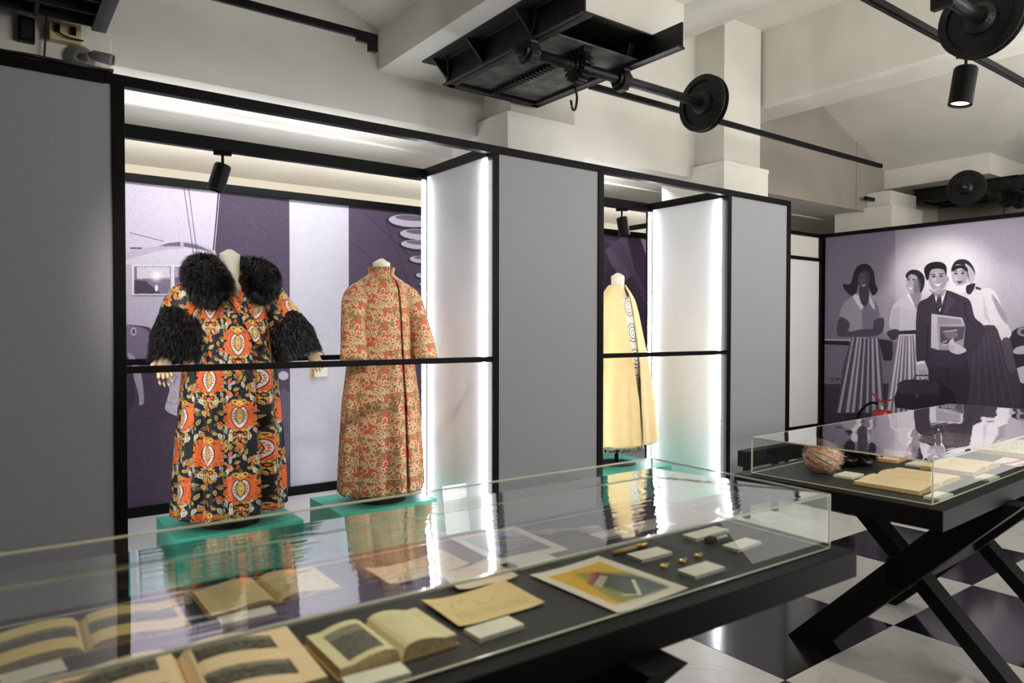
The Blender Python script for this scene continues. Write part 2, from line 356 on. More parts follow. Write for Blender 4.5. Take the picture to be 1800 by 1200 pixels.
structure('platform_white', MB().box(-1.8, 7.3, 4.665, YM, 0, FZ-.004), WFLOOR)['kind'] = 'structure'

# rear partition with posters and the short return wall
rp = struct_empty('wall_mural_partition')
MB().box(-1.8, 7.25, YM, YM+.06, .055, 2.386).build('lilac_panel', LILAC, rp)
MB().box(-1.8, 7.25, YM-.03, YM+.06, 2.375, 2.432).build('top_rail', BLACK, rp)
MB().box(-1.8, 7.25, YM-.025, YM+.06, .056, .125).build('bottom_rail', BLACK, rp)
for x in (-.45, 3.9): MB().box(x, x+.03, YM-.006, YM+.0, .125, 2.375).build('panel_seam', LILAC, rp)
sp = struct_empty('wall_return')
for a, b, nm, M in ((2.445, 2.487, 'top_rail', BLACK), (2.165, 2.205, 'cross_rail', BLACK), (.215, .255, 'bottom_rail', BLACK), (.255, 2.165, 'white_panel', WHITEP), (.0, .215, 'lower_panel', LILAC)):
    MB().box(6.4, XG, YG+(.0 if M is BLACK else .012), YG+.04, a, b).build(nm, M, sp)
MB().box(6.4, XG, YG+.02, YG+.04, 2.205, 2.445).build('gap_filler_panel', CAPM, sp)  # added in the open gap so this band catches front light
MB().box(XG-.055, XG+.0, YG-.02, YG+.04, 0, 2.487).build('post', BLACK, sp)

# ------------------------------------------------------------------ prints
def hom(Hm):
    Hm = np.array(Hm)
    def f(P):
        q = np.concatenate([P, np.ones((len(P), 1))], 1)@Hm.T; return q[:, :2]/q[:, 2:3]
    return f
# rectified artwork coordinates: image pixels -> metres on the wall, through the fitted camera
HFAR = hom([[-0.18828944282219373, -0.004879689340358075, 491.0478465999656], [0.04428925292510025, -0.31728583988612413, 183.8548614865141], [0.03196996892660518, -0.0003759432744797268, 1.0]])
HBAY = hom([[0.0028642821889832103, -3.3681847720464556e-05, 0.08959289873432302], [-0.0005198058708470941, -0.0035745192435077647, 3.42136106874708], [-0.0003834441880262336, -9.937299133949026e-06, 1.0]])
# big group-portrait mural
FY0, FY1, FZ0, FZ1, K = 4.56, 1.0, .10, 2.445, 420
def tf_far(P):
    q = HFAR(np.stack([1380+P[:, 0]/3.157, 380+P[:, 1]/3.157], 1)); return np.stack([(FY0-q[:, 0])*K, (FZ1-q[:, 1])*K], 1)  # enlarged crop coordinates to image pixels, then onto the wall plane
C = Canvas(int((FY0-FY1)*K), int((FZ1-FZ0)*K), (150, 142, 160)); W_, H_ = C.w, C.h
g = np.linspace(0, 1, H_)[:, None]; 
C.a *= (1.0-.02*g)[..., None]
C.tf = tf_far
hy = 700
C.poly([(200, 0), (615, 0), (615, 1300), (200, 1300)], (108, 100, 120), .75, 1)  # darker left part: shade on the wall painted into the print
C.ell(880, 330, 300, 230, (232, 226, 236), al=.75, soft=32); C.ell(880, 300, 180, 150, (250, 247, 252), al=.6, soft=22)  # pool of spotlight glow around the heads, painted into the print
C.ell(600, 520, 120, 150, (200, 194, 206), al=.45, soft=22); C.ell(1250, 480, 160, 220, (205, 199, 212), al=.5, soft=30)  # weaker painted light glow to either side
C.poly([(190, 925), (2000, 915), (2000, 1400), (190, 1400)], (52, 44, 60), 1, 2)
C.poly([(190, 700), (640, 692), (640, 925), (190, 930)], (112, 104, 122), 1, 1)
C.poly([(190, 688), (360, 692), (360, 716), (190, 708)], (20, 16, 24)); C.line([(190, 684), (620, 690)], 5, (190, 184, 196))
C.poly([(520, 680), (600, 690), (600, 800), (550, 800)], (40, 34, 46))
for k in range(26):
    C.ell(240+k*3.4, 905+rng.normal(0, 6), 6, 5, (60, 54, 66) if k % 2 else (120, 112, 126))
# car at right edge
C.poly([(1250, 660), (1330, 610), (1500, 600), (1700, 640), (1900, 700), (1900, 900), (1300, 900), (1230, 820)], (44, 38, 50), sm=4)
C.poly([(1270, 740), (1330, 715), (1500, 712), (1500, 745), (1300, 765)], (190, 184, 196), sm=4); C.ell(1330, 640, 40, 26, (150, 142, 156)); C.ell(1330, 640, 22, 14, (60, 52, 66))
C.poly([(1280, 850), (1400, 820), (1600, 830), (1600, 920), (1320, 925)], (205, 200, 210), sm=4)
D1, D2, D3, L1, L2 = (26, 21, 31), (40, 33, 47), (62, 54, 70), (196, 190, 202), (226, 221, 231)
def skirt(x0, x1, w0, w1, y0, y1, col, dk, n, seed=0):
    r = np.random.default_rng(seed)
    C.poly([(x0, y0), (x1, y0), (x1+(w1-x1)*.55, y0+(y1-y0)*.35), (w1, y1), (w0, y1), (x0+(w0-x0)*.55, y0+(y1-y0)*.35)], dk)
    for k in range(n):
        a = (k+.12+.2*r.random())/n; b = a+(.32+.35*r.random())/n
        C.poly([(x0+(x1-x0)*a, y0+4), (x0+(x1-x0)*b, y0+4), (w0+(w1-w0)*b, y1-2), (w0+(w1-w0)*a, y1-2)], col, .95, 1)
# woman in sunshade at the left
C.poly([(330, 1085), (430, 1085), (430, 1250), (345, 1250)], D2)
skirt(375, 520, 290, 555, 665, 1090, (178, 171, 186), (74, 66, 84), 7, 3)
C.poly([(360, 455), (420, 425), (480, 430), (545, 470), (552, 570), (520, 580), (528, 665), (372, 668), (362, 600), (305, 560), (325, 490)], (150, 143, 158), sm=3)
C.poly([(440, 450), (475, 460), (520, 500), (525, 660), (450, 665), (430, 560)], (104, 96, 114), .8, 2, sm=3)
C.poly([(398, 430), (436, 470), (430, 520), (380, 450)], (205, 199, 211), sm=2); C.poly([(468, 440), (495, 480), (500, 520), (470, 480)], (190, 184, 196), sm=2)
C.poly([(305, 560), (362, 590), (352, 640), (430, 625), (500, 632), (500, 665), (340, 668), (292, 655)], (72, 62, 80), sm=3)
C.poly([(500, 575), (550, 565), (548, 630), (520, 660), (480, 655), (490, 620)], (66, 57, 74), sm=3)
C.poly([(418, 370), (462, 370), (468, 470), (440, 500), (415, 450)], (60, 50, 66), sm=2)
C.poly([(355, 430), (330, 400), (328, 375), (365, 375), (390, 300), (420, 268), (465, 268), (495, 310), (503, 370), (518, 410), (490, 440), (470, 400), (440, 330), (415, 350), (400, 420), (375, 440)], D1, sm=4)
C.ell(440, 345, 36, 56, (62, 52, 68)); C.ell(433, 345, 20, 34, (92, 82, 98), al=.7, soft=3); C.poly([(420, 376), (436, 383), (455, 374), (440, 390)], (214, 206, 214)); C.ell(424, 335, 6, 3, D1); C.ell(452, 335, 6, 3, D1)
C.poly([(395, 300), (440, 275), (485, 300), (488, 330), (450, 298), (405, 325)], D1, sm=3)
# woman with belt
skirt(632, 740, 560, 800, 645, 1095, (214, 208, 219), (112, 104, 124), 8, 5)
C.poly([(600, 500), (632, 470), (690, 425), (740, 440), (790, 465), (760, 560), (740, 650), (628, 655), (638, 600), (600, 640), (582, 590)], (206, 200, 211), sm=3)
C.poly([(600, 510), (640, 500), (640, 640), (585, 640)], (182, 175, 190), .8, 2); C.poly([(690, 428), (735, 520), (720, 500), (680, 440)], (240, 236, 243))
for k in range(7): C.line([(650+k*12, 500+k*6), (655+k*11, 640)], 3, (160, 152, 168), .7)
C.poly([(625, 636), (738, 630), (738, 652), (625, 655)], (40, 33, 46)); C.poly([(570, 640), (610, 625), (640, 640), (610, 690), (575, 665)], (60, 50, 66), sm=3)
C.poly([(695, 400), (740, 400), (760, 430), (735, 520), (712, 470), (700, 440)], (150, 140, 154), sm=2)
C.ell(712, 372, 40, 58, (184, 174, 188), rot=-6); C.poly([(738, 340), (750, 380), (738, 420), (715, 428), (722, 390)], (112, 102, 120), .6, 3, sm=3); C.poly([(672, 325), (700, 298), (745, 302), (775, 335), (775, 385), (755, 425), (745, 380), (735, 335), (700, 322), (680, 345)], D2, sm=4)
C.ell(735, 385, 22, 40, (120, 110, 126), al=.6, soft=3); C.ell(688, 352, 8, 4, D1); C.ell(716, 352, 7, 4, D1); C.poly([(678, 342), (700, 338), (700, 342), (680, 346)], D2); C.poly([(683, 390), (700, 398), (716, 388), (700, 407)], (246, 242, 248)); C.line([(696, 360), (690, 376), (699, 380)], 3, (130, 120, 134), .8)
# woman with headscarf
C.poly([(1020, 605), (1160, 600), (1230, 700), (1290, 850), (1300, 1060), (1000, 1060)], (66, 57, 74), sm=3)
for k in range(6): C.line([(1060+k*22, 640), (1030+k*48, 1050)], 6, (96, 86, 104), .6, soft=1)
C.poly([(1000, 470), (1030, 430), (1090, 400), (1160, 410), (1205, 500), (1240, 600), (1258, 660), (1205, 690), (1165, 605), (1050, 600)], (222, 217, 227), sm=3)
C.poly([(1150, 430), (1215, 520), (1238, 600), (1200, 560), (1170, 500)], (140, 132, 148), .8, 2, sm=3); C.poly([(1100, 430), (1130, 560), (1150, 600), (1110, 560)], (180, 172, 188), .6, 2)
C.poly([(1205, 690), (1250, 680), (1272, 790), (1282, 850), (1250, 868), (1232, 820)], (88, 78, 94), sm=3)
C.poly([(925, 295), (945, 252), (985, 238), (1025, 252), (1055, 300), (1052, 350), (1030, 380), (1015, 330), (1000, 280), (950, 270), (935, 320)], D2, sm=4)
C.poly([(1000, 262), (1035, 285), (1056, 325), (1048, 362), (1025, 378), (1020, 320)], (190, 183, 196), sm=3)
C.ell(970, 328, 43, 58, (190, 180, 194)); C.ell(955, 345, 12, 9, (212, 204, 215), al=.8, soft=2); C.ell(1000, 340, 18, 40, (150, 140, 156), al=.5, soft=3)
C.poly([(930, 285), (965, 270), (1010, 282), (1015, 310), (975, 286), (935, 305)], D1, sm=3)
C.ell(951, 318, 9, 4.5, D1); C.ell(988, 316, 9, 4.5, D1); C.line([(940, 306), (960, 304)], 4, D1); C.line([(978, 302), (1000, 304)], 4, D1); C.poly([(952, 362), (972, 358), (992, 360), (972, 376)], (90, 70, 90)); C.line([(966, 325), (962, 346), (974, 348)], 3, (140, 130, 145), .8)
C.poly([(925, 395), (960, 388), (1010, 375), (1030, 370), (1062, 372), (1045, 400), (990, 420), (945, 415)], (232, 228, 236), sm=3); C.poly([(1010, 385), (1060, 372), (1035, 430), (1010, 425)], D2, sm=2)
for k in range(5): C.line([(1060, 390+k*3), (1090, 400+k*2)], 3, (60, 50, 66))
# man in suit
C.poly([(795, 800), (1010, 760), (1008, 1060), (850, 1050), (800, 900)], (48, 41, 55), sm=2)
C.line([(900, 780), (905, 1050)], 5, (26, 21, 31))
C.poly([(740, 490), (790, 455), (835, 420), (900, 410), (980, 440), (1030, 470), (1055, 560), (1100, 600), (1110, 650), (1060, 740), (1010, 770), (1000, 830), (800, 835), (790, 820), (735, 812), (728, 640)], (58, 49, 66), sm=3)
C.poly([(828, 425), (900, 405), (880, 470), (862, 530), (840, 490)], (232, 228, 236)); C.poly([(852, 432), (868, 432), (874, 500), (852, 522), (838, 490)], (50, 42, 58)); 
for k in range(4): C.line([(842, 500-k*17), (872, 490-k*17)], 3, (120, 112, 126), .8)
C.line([(828, 425), (845, 520), (860, 560)], 4, (20, 16, 24)); C.line([(900, 410), (895, 480), (865, 560)], 4, (20, 16, 24)); C.poly([(905, 430), (950, 470), (880, 560), (890, 480)], (78, 68, 86), .8, 1)
C.line([(795, 600), (790, 810)], 4, (22, 18, 26)); C.line([(1000, 470), (1010, 560), (1060, 620)], 4, (24, 20, 28), sm=4)
C.ell(850, 345, 52, 70, (176, 166, 180)); C.ell(832, 352, 14, 12, (206, 198, 210), al=.8, soft=2); C.ell(850, 318, 30, 10, (200, 192, 204), al=.6, soft=2); C.ell(852, 405, 20, 8, (200, 192, 204), al=.6, soft=2); C.ell(878, 350, 24, 55, (158, 148, 164), al=.55, soft=4); C.poly([(800, 400), (850, 425), (895, 400), (880, 440), (850, 450), (825, 435)], (140, 130, 145), .8, 2, sm=2)
C.poly([(780, 330), (775, 290), (800, 262), (845, 252), (885, 262), (900, 290), (895, 330), (885, 300), (850, 290), (812, 300), (800, 345), (790, 355)], D1, sm=4)
C.ell(828, 335, 9, 4.5, D1); C.ell(868, 332, 9, 4.5, D1); C.line([(812, 322), (838, 324)], 5, D1); C.line([(856, 320), (882, 318)], 5, D1); C.poly([(825, 374), (850, 378), (874, 370), (852, 390)], (246, 242, 248)); C.line([(848, 340), (842, 360), (856, 362)], 3, (130, 120, 135), .8); C.ell(905, 350, 7, 14, (170, 160, 175))
C.poly([(815, 540), (985, 562), (1000, 600), (858, 742), (812, 728)], (196, 190, 202)); C.poly([(850, 556), (980, 572), (985, 600), (850, 600)], (150, 142, 156))
C.poly([(845, 600), (1003, 605), (990, 745), (858, 740)], (160, 153, 168)); C.poly([(862, 612), (1000, 612), (990, 680), (900, 712), (865, 700)], (84, 76, 92)); C.ell(925, 655, 38, 24, (120, 112, 128)); C.line([(880, 640), (960, 630)], 6, (190, 184, 196))
C.line([(878, 700), (900, 690)], 5, (220, 215, 225)); C.line([(878, 716), (910, 706)], 4, (220, 215, 225))
C.poly([(912, 700), (935, 675), (945, 700), (1000, 730), (1005, 750), (960, 765), (915, 745)], (206, 198, 210), sm=3)
for k in range(3): C.line([(905, 712+k*12), (940, 722+k*11)], 3, (120, 110, 126), .8)
C.poly([(735, 815), (780, 806), (800, 890), (745, 892)], (198, 190, 203), sm=2)
for k in range(4): C.line([(750+k*11, 850), (752+k*11, 888)], 3, (110, 100, 116), .8)
C.poly([(735, 806), (778, 800), (778, 816), (735, 822)], (240, 236, 243))
C.poly([(645, 915), (700, 905), (845, 912), (870, 930), (850, 1060), (615, 1060), (630, 950)], (40, 33, 47), sm=2); C.poly([(640, 918), (845, 916), (850, 950), (838, 990), (650, 990), (632, 950)], (58, 50, 66), sm=2)
C.line([(640, 988), (840, 990)], 4, (20, 16, 24)); C.line([(715, 908), (725, 882), (800, 882), (805, 908)], 7, (26, 20, 30)); C.poly([(722, 985), (745, 985), (740, 1010), (728, 1010)], (80, 72, 88)); C.poly([(870, 930), (930, 960), (960, 1060), (855, 1060)], (28, 23, 33))
C.grain(.022, 2); C.grain(.012)
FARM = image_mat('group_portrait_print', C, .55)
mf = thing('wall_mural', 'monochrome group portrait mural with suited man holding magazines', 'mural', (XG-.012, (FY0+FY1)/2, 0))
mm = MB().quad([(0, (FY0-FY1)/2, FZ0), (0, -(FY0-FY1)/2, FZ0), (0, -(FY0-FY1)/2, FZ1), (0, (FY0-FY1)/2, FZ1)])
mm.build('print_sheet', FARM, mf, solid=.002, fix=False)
wr = struct_empty('wall_far_right')
MB().box(XG, XG+.06, FY1-1.6, YG, 0, 2.487).build('black_backing', BLACK, wr)
MB().box(XG-.03, XG+.06, FY1-1.6, YG-.02, 2.445, 2.487).build('top_rail', BLACK, wr)
MB().box(XG-.02, XG, FY1-1.6, YG-.02, 0, .1).build('bottom_rail', BLACK, wr)

# bay posters
def bay_poster(name, label, x0, x1, z0, z1, paint, base, k=380, sheet_y=YM-.004):
    c = Canvas(int((x1-x0)*k), int((z1-z0)*k), base)
    def tf(P):
        q = HBAY(P); return np.stack([(q[:, 0]-x0)*k, (z1-q[:, 1])*k], 1)
    c.tf = tf; paint(c); c.grain(.02, 2); c.grain(.01)
    t = thing(name, label, 'poster', ((x0+x1)/2, sheet_y, 0))
    a = (x1-x0)/2
    MB().quad([(-a, 0, z0), (a, 0, z0), (a, 0, z1), (-a, 0, z1)]).build('print_sheet', image_mat(name, c, .6), t, solid=.002, fix=False)
    return t
def z4p(P): return [(220+x/4, 400+y/4) for x, y in P]  # crop coordinates back to full image pixels
def z5p(P): return [(220+x/4, 650+y/4) for x, y in P]  # likewise for the lower image crop
def paint_caravan(c):
    PU, LP = (74, 60, 82), (205, 196, 214)
    c.poly([(100, 300), (385, 330), (373, 455), (100, 500)], LP)
    c.poly([(385, 300), (520, 300), (520, 960), (100, 960), (100, 700), (300, 560), (373, 455)], PU)
    c.poly(z4p([(-300, 440), (0, 190), (80, 150), (240, 128), (420, 95), (560, 130), (640, 180), (700, 400), (720, 620), (760, 900), (420, 900), (300, 820), (190, 730), (120, 690), (-300, 640)]), (190, 180, 200), sm=4)
    c.poly(z4p([(-300, 300), (100, 200), (250, 160), (500, 150), (650, 220), (650, 260), (-300, 260)]), (212, 204, 220), sm=3)
    c.poly(z4p([(235, 130), (300, 108), (385, 100), (385, 132)]), (112, 98, 122)); c.poly(z4p([(410, 105), (500, 120), (610, 168), (560, 160), (410, 132)]), (112, 98, 122))
    c.line([(322, 325), (343, 470)], 1, (60, 50, 66)); c.line([(330, 325), (349, 470)], 1, (60, 50, 66)); c.line([(384, 332), (374, 440)], 1.4, (50, 40, 56)); c.line([(386, 332), (376, 445)], 1, (235, 230, 238))
    c.line([(228, 409), (287, 424)], 1, (70, 60, 78)); c.line([(228, 436), (248, 436)], 2.2, (60, 50, 66))
    c.poly(z4p([(45, 258), (460, 262), (440, 480), (45, 478)]), (226, 219, 232)); c.poly(z4p([(62, 272), (320, 272), (318, 465), (62, 465)]), (128, 112, 138)); c.poly(z4p([(345, 275), (440, 278), (430, 465), (345, 465)]), (112, 96, 122))
    c.poly(z4p([(80, 275), (312, 275), (314, 350), (80, 358)]), (200, 190, 208)); c.poly(z4p([(348, 280), (440, 285), (430, 350), (348, 350)]), (176, 164, 184))
    for k in range(22): c.line(z4p([(84+k*10.5, 278), (92+k*10.5, 362)]), .9, (244, 240, 247), .9)
    c.poly(z4p([(62, 465), (62, 370), (140, 375), (220, 440), (250, 465)]), (70, 58, 78)); c.ell(220+218/4, 400+340/4, 9, 9, (255, 252, 255), soft=6, al=.9); c.ell(220+218/4, 400+425/4, 3, 6, (240, 236, 244))
    c.line(z4p([(45, 478), (460, 480)]), 3, (150, 138, 158)); c.line(z4p([(45, 468), (460, 470)]), 1.2, (240, 236, 244))
    c.poly(z4p([(-200, 660), (60, 690), (150, 720), (230, 820), (230, 900), (45, 920), (-200, 900)]), (138, 124, 150), .8, sm=3); c.ell(220+58/4, 400+730/4, 5, 7, (220, 214, 226)); c.ell(220+58/4, 400+730/4, 3, 5, (90, 78, 98))
    # two figures: an arm at the left, a ruffled lace skirt behind the coat
    c.poly(z5p([(20, -120), (70, -80), (110, 20), (130, 180), (125, 240), (95, 245), (95, 190), (60, 60), (20, 0)]), (170, 160, 180), sm=3)
    c.poly(z5p([(-60, -100), (40, -60), (62, 120), (60, 240), (-60, 300)]), (60, 48, 68), sm=3)
    c.poly(z5p([(350, -60), (480, -80), (520, 200), (460, 330), (380, 330), (285, 285), (285, 230), (310, 140), (300, 80)]), (196, 188, 204), sm=3)
    for k in range(60):
        x, y = 300+rng.random()*190, -20+rng.random()*330; a = rng.random()*6
        c.line(z5p([(x+14*math.cos(a+t), y+14*math.sin(a+t)) for t in (0, 1, 2, 3)]), .8, (110, 96, 120), .8)
    c.ell(220+1110/4, 650+40/4, 9, 8, (200, 192, 208)); c.poly([(486, 700), (508, 690), (508, 800), (488, 810)], (110, 98, 122), .7, sm=2); c.poly([(480, 740), (505, 735), (505, 760), (480, 768)], (90, 78, 100), .8)
    for k in range(500):
        x = 150+rng.random()*360; y = 735+rng.random()*190; c.line([(x, y), (x+3+rng.random()*9, y+rng.normal(0, .4))], .8, (104, 90, 114) if k % 2 else (52, 42, 60), .35)
bay_poster('caravan_poster', 'large mauve poster of a rounded caravan and window behind fur coat', .15, 1.913, .125, 2.375, paint_caravan, (74, 60, 82))
def paint_lounge(c):
    c.poly([(613, 300), (780, 300), (780, 960), (613, 960)], (84, 70, 92)); c.line([(640, 372), (740, 470), (760, 500)], 1, (48, 38, 54)); c.line([(613, 420), (680, 480)], 1, (60, 48, 66)); c.line([(672, 372), (740, 560)], 1, (56, 46, 62), .8)
    c.poly([(613, 500), (780, 640), (780, 960), (613, 960)], (96, 82, 106), .5, 3)
    for x, y, a, b in ((712, 388, 40, 14), (728, 412, 36, 12), (726, 430, 32, 10), (732, 456, 22, 8), (736, 484, 14, 6), (738, 500, 10, 4), (740, 512, 8, 3)):
        c.ell(x+6, y+2, a, b, (46, 36, 52), rot=4); c.ell(x+8, y, a*.94, b*.8, (208, 200, 216), rot=4); c.ell(x+10, y-b*.35, a*.7, b*.35, (120, 106, 130), rot=4)
bay_poster('lounge_poster', 'narrow mauve poster with oval ceiling lights behind red patterned coat', 2.407, 3.55, .125, 2.375, paint_lounge, (84, 70, 92))
def paint_facets(c):
    c.poly([(1030, 350), (1180, 350), (1180, 900), (1030, 900)], (72, 58, 80)); c.poly([(1063, 440), (1100, 410), (1116, 480), (1090, 500)], (120, 104, 130), .8); c.poly([(1063, 420), (1120, 500), (1140, 560), (1140, 520), (1090, 425)], (98, 82, 108), .8)
    c.poly([(1125, 418), (1150, 425), (1150, 470), (1132, 440)], (180, 170, 190)); c.poly([(1063, 480), (1080, 470), (1110, 560), (1063, 640)], (60, 46, 66), .8)
bay_poster('facets_poster', 'dark mauve poster of angular facets behind cream cape', 5.2, 6.15, .125, 2.375, paint_facets, (72, 58, 80))
# faint extra sketch drawn for a framed card on the rear panel
ct = thing('framed_card', 'tiny white framed caption card on lilac wall near wooden hand', 'card', (2.15, YM-.006, 1.02))
MB().box(-.075, .075, -.006, .004, -.045, .045).build('frame', mat('pale_frame', (208, 196, 168), .5), ct)
MB().box(-.066, .066, -.008, -.006, -.037, .037).build('card_face', CARDM, ct)
MB().cyl((-.055, -.012, -.04), (-.055, -.012, .04), .012, 10).build('tassel', mat('ochre_tassel', (206, 150, 92), .8), ct)

# ------------------------------------------------------------------ plinths
def plinth(x0, x1, y0, y1, z, label, slot=None):
    t = thing('display_plinth', label, 'plinth', ((x0+x1)/2, (y0+y1)/2, FZ)); a, b = (x1-x0)/2, (y1-y0)/2; hgt = z-FZ
    MB().box(-a, a, -b, b, 0, hgt).build('plinth_block', TEAL, t, bevel=.002)
    return t
plinth(.765, 1.42, 3.88, 4.42, .30, 'teal square plinth carrying the mannequin in fur trimmed coat')
plinth(1.635, 2.27, 3.86, 4.36, .30, 'teal square plinth carrying the mannequin in red patterned coat')
plinth(3.66, 4.33, 3.74, 4.34, .30, 'teal square plinth carrying the mannequin in cream cape')

# ------------------------------------------------------------------ garments
def tile_draw(c, fn):
    for ox in (-c.w, 0, c.w):
        for oy in (-c.h, 0, c.h): fn(ox, oy)
# brocade: orange medallions, gold and silver leaves on black
Bc = Canvas(440, 492, (17, 16, 22)); OR, GO, SI, DG = (222, 96, 34), (196, 164, 84), (206, 202, 198), (122, 104, 52)
def leaf(c, x, y, r, a, col, vein=(40, 34, 30)):
    ca, sa = math.cos(rad(a)), math.sin(rad(a)); P = [(-r, 0), (-r*.5, -r*.42), (0, -r*.5), (r*.55, -r*.3), (r, 0), (r*.55, r*.3), (0, r*.5), (-r*.5, r*.42)]
    c.poly([(x+p*ca-q*sa, y+p*sa+q*ca) for p, q in P], col, sm=3); c.line([(x-r*.8*ca, y-r*.8*sa), (x+r*.8*ca, y+r*.8*sa)], 2, vein, .8)
    for k in (-.3, .2):
        c.line([(x+k*r*ca, y+k*r*sa), (x+(k+.3)*r*ca-.3*r*sa, y+(k+.3)*r*sa+.3*r*ca)], 1.6, vein, .7); c.line([(x+k*r*ca, y+k*r*sa), (x+(k+.3)*r*ca+.3*r*sa, y+(k+.3)*r*sa-.3*r*ca)], 1.6, vein, .7)
def fan(c, x, y, r, n, a0, a1, col, col2):
    for k in range(n):
        a = rad(a0+(a1-a0)*k/(n-1)); c.ell(x+r*.72*math.cos(a), y+r*.72*math.sin(a), r*.34, r*.2, col, rot=math.degrees(a))
    c.ell(x, y, r*.5, r*.5, col2); c.ell(x, y, r*.24, r*.24, OR)
def motif(c, x, y):
    for s in (-1, 1):
        for k, (dx, dy, rx, ry, ro) in enumerate([(74, -66, 26, 11, -50), (88, -34, 30, 13, 10), (80, 2, 26, 13, 60), (86, 34, 30, 12, -20), (66, 62, 28, 12, 40), (50, -84, 20, 10, 0), (104, -52, 14, 7, -60), (104, 12, 12, 6, 80), (98, 60, 14, 7, 10), (40, 84, 22, 10, -20)]):
            c.ell(x+s*dx, y+dy, rx+2, ry+2, (150, 120, 60), rot=s*ro); c.ell(x+s*dx, y+dy, rx, ry, OR, rot=s*ro); c.ell(x+s*dx, y+dy, rx*.5, 2, (120, 40, 18), rot=s*ro)
        c.poly([(x+s*40, y-70), (x+s*78, y-40), (x+s*84, y), (x+s*72, y+50), (x+s*34, y+82), (x, y+98), (x, y-60)], OR, sm=3)
        c.ell(x+s*30, y-92, 20, 18, GO); c.ell(x+s*30, y-92, 9, 8, (120, 60, 24))
    c.poly([(x, y+92), (x-44, y+54), (x-60, y+6), (x-50, y-40), (x-24, y-62), (x, y-50), (x+24, y-62), (x+50, y-40), (x+60, y+6), (x+44, y+54)], (24, 18, 20), sm=4)
    c.poly([(x, y+86), (x-40, y+50), (x-55, y+6), (x-46, y-36), (x-24, y-56), (x, y-44), (x+24, y-56), (x+46, y-36), (x+55, y+6), (x+40, y+50)], SI, sm=4)
    for k in range(14):
        a = 2*PI*k/14; c.ell(x+40*math.cos(a), y+4+44*math.sin(a), 7, 6, (206, 84, 44)); 
    c.poly([(x, y+62), (x-24, y+30), (x-29, y), (x-20, y-32), (x, y-54), (x+20, y-32), (x+29, y), (x+24, y+30)], (28, 20, 18), sm=4)
    c.poly([(x, y+56), (x-20, y+28), (x-25, y), (x-17, y-30), (x, y-48), (x+17, y-30), (x+25, y), (x+20, y+28)], GO, sm=4)
    for k in range(9): c.ell(x+rng.normal(0, 8), y+rng.normal(0, 20), 4, 5, (230, 206, 130) if k % 2 else (190, 84, 40))
    fan(c, x, y-74, 26, 7, 180, 360, (214, 180, 92), (226, 150, 70))
    fan(c, x-34, y+122, 34, 8, 20, 300, GO, (36, 30, 26)); fan(c, x+34, y+122, 34, 8, -120, 160, GO, (36, 30, 26)); c.ell(x, y+136, 14, 16, OR); c.ell(x, y+136, 6, 7, SI)
    for s in (-1, 1):
        leaf(c, x+s*62, y+150, 24, 90+s*25, SI); leaf(c, x+s*96, y+104, 22, 70, (176, 170, 160)); leaf(c, x+s*24, y+176, 22, 90-s*30, GO); leaf(c, x+s*88, y-112, 24, 90-s*20, SI); leaf(c, x+s*60, y-132, 20, 20*s, GO); leaf(c, x+s*112, y-84, 16, 100, DG)
        leaf(c, x+s*124, y+76, 16, 60*s, GO); c.ell(x+s*118, y+140, 10, 16, DG); c.ell(x+s*44, y+180, 7, 10, OR)
    c.ell(x, y+200, 14, 12, OR); leaf(c, x, y+158, 15, 90, OR)
FL = [(rng.random()*440, rng.random()*492, rng.random()*360, 15+rng.random()*13, int(rng.integers(0, 8))) for _ in range(150)]
def fill(ox, oy):
    for x, y, a, r, k in FL:
        x += ox; y += oy
        if -40 < x < 480 and -40 < y < 532:
            if k == 7: fan(Bc, x, y, r, 7, 0, 300, GO, DG)
            else: leaf(Bc, x, y, r, a, (SI, GO, DG, (150, 128, 66), (172, 168, 160), GO, OR)[k])
tile_draw(Bc, fill)
def motifs(ox, oy):
    motif(Bc, ox+220, oy+246)
tile_draw(Bc, motifs); tile_draw(Bc, lambda ox, oy: motif(Bc, ox, oy))
Bc.grain(.07, 2); Bc.grain(.05)
BRO = image_mat('orange_gold_brocade', Bc, .42, .22, bump=.5, bscale=260, rep=True)
# paisley: cream and coral curls with gold sequins and painted specks of shadow
Pc = Canvas(420, 420, (184, 62, 46))
PR = [(rng.random()*420, rng.random()*420, rng.random()*360, 20+rng.random()*14, rng.integers(0, 4)) for _ in range(150)]
def curls(ox, oy):
    for x, y, a, r, kd in PR:
        x += ox; y += oy
        if x < -60 or x > 480 or y < -60 or y > 480: continue
        A = np.linspace(rad(a), rad(a+250), 9); P = [(x+r*(1-.055*i)*math.cos(t), y+r*(1-.055*i)*math.sin(t)) for i, t in enumerate(A)]
        Pc.line(P, 17, (92, 76, 36), sm=2); Pc.line(P, 11, ((218, 188, 142), (206, 168, 122), (128, 108, 56), (214, 178, 134))[kd], sm=2)
tile_draw(Pc, curls)
Q = rng.random((9000, 2))*420
for k, (x, y) in enumerate(Q):
    Pc.blend(np.ones((2, 2), np.float32), int(x), int(y), ((92, 76, 30), (158, 132, 56), (240, 230, 186), (62, 48, 24), (176, 58, 42))[k % 5], .8)
Pc.grain(.06, 2)
PAI = image_mat('coral_gold_paisley', Pc, .55, .12, bump=.7, bscale=220, rep=True)
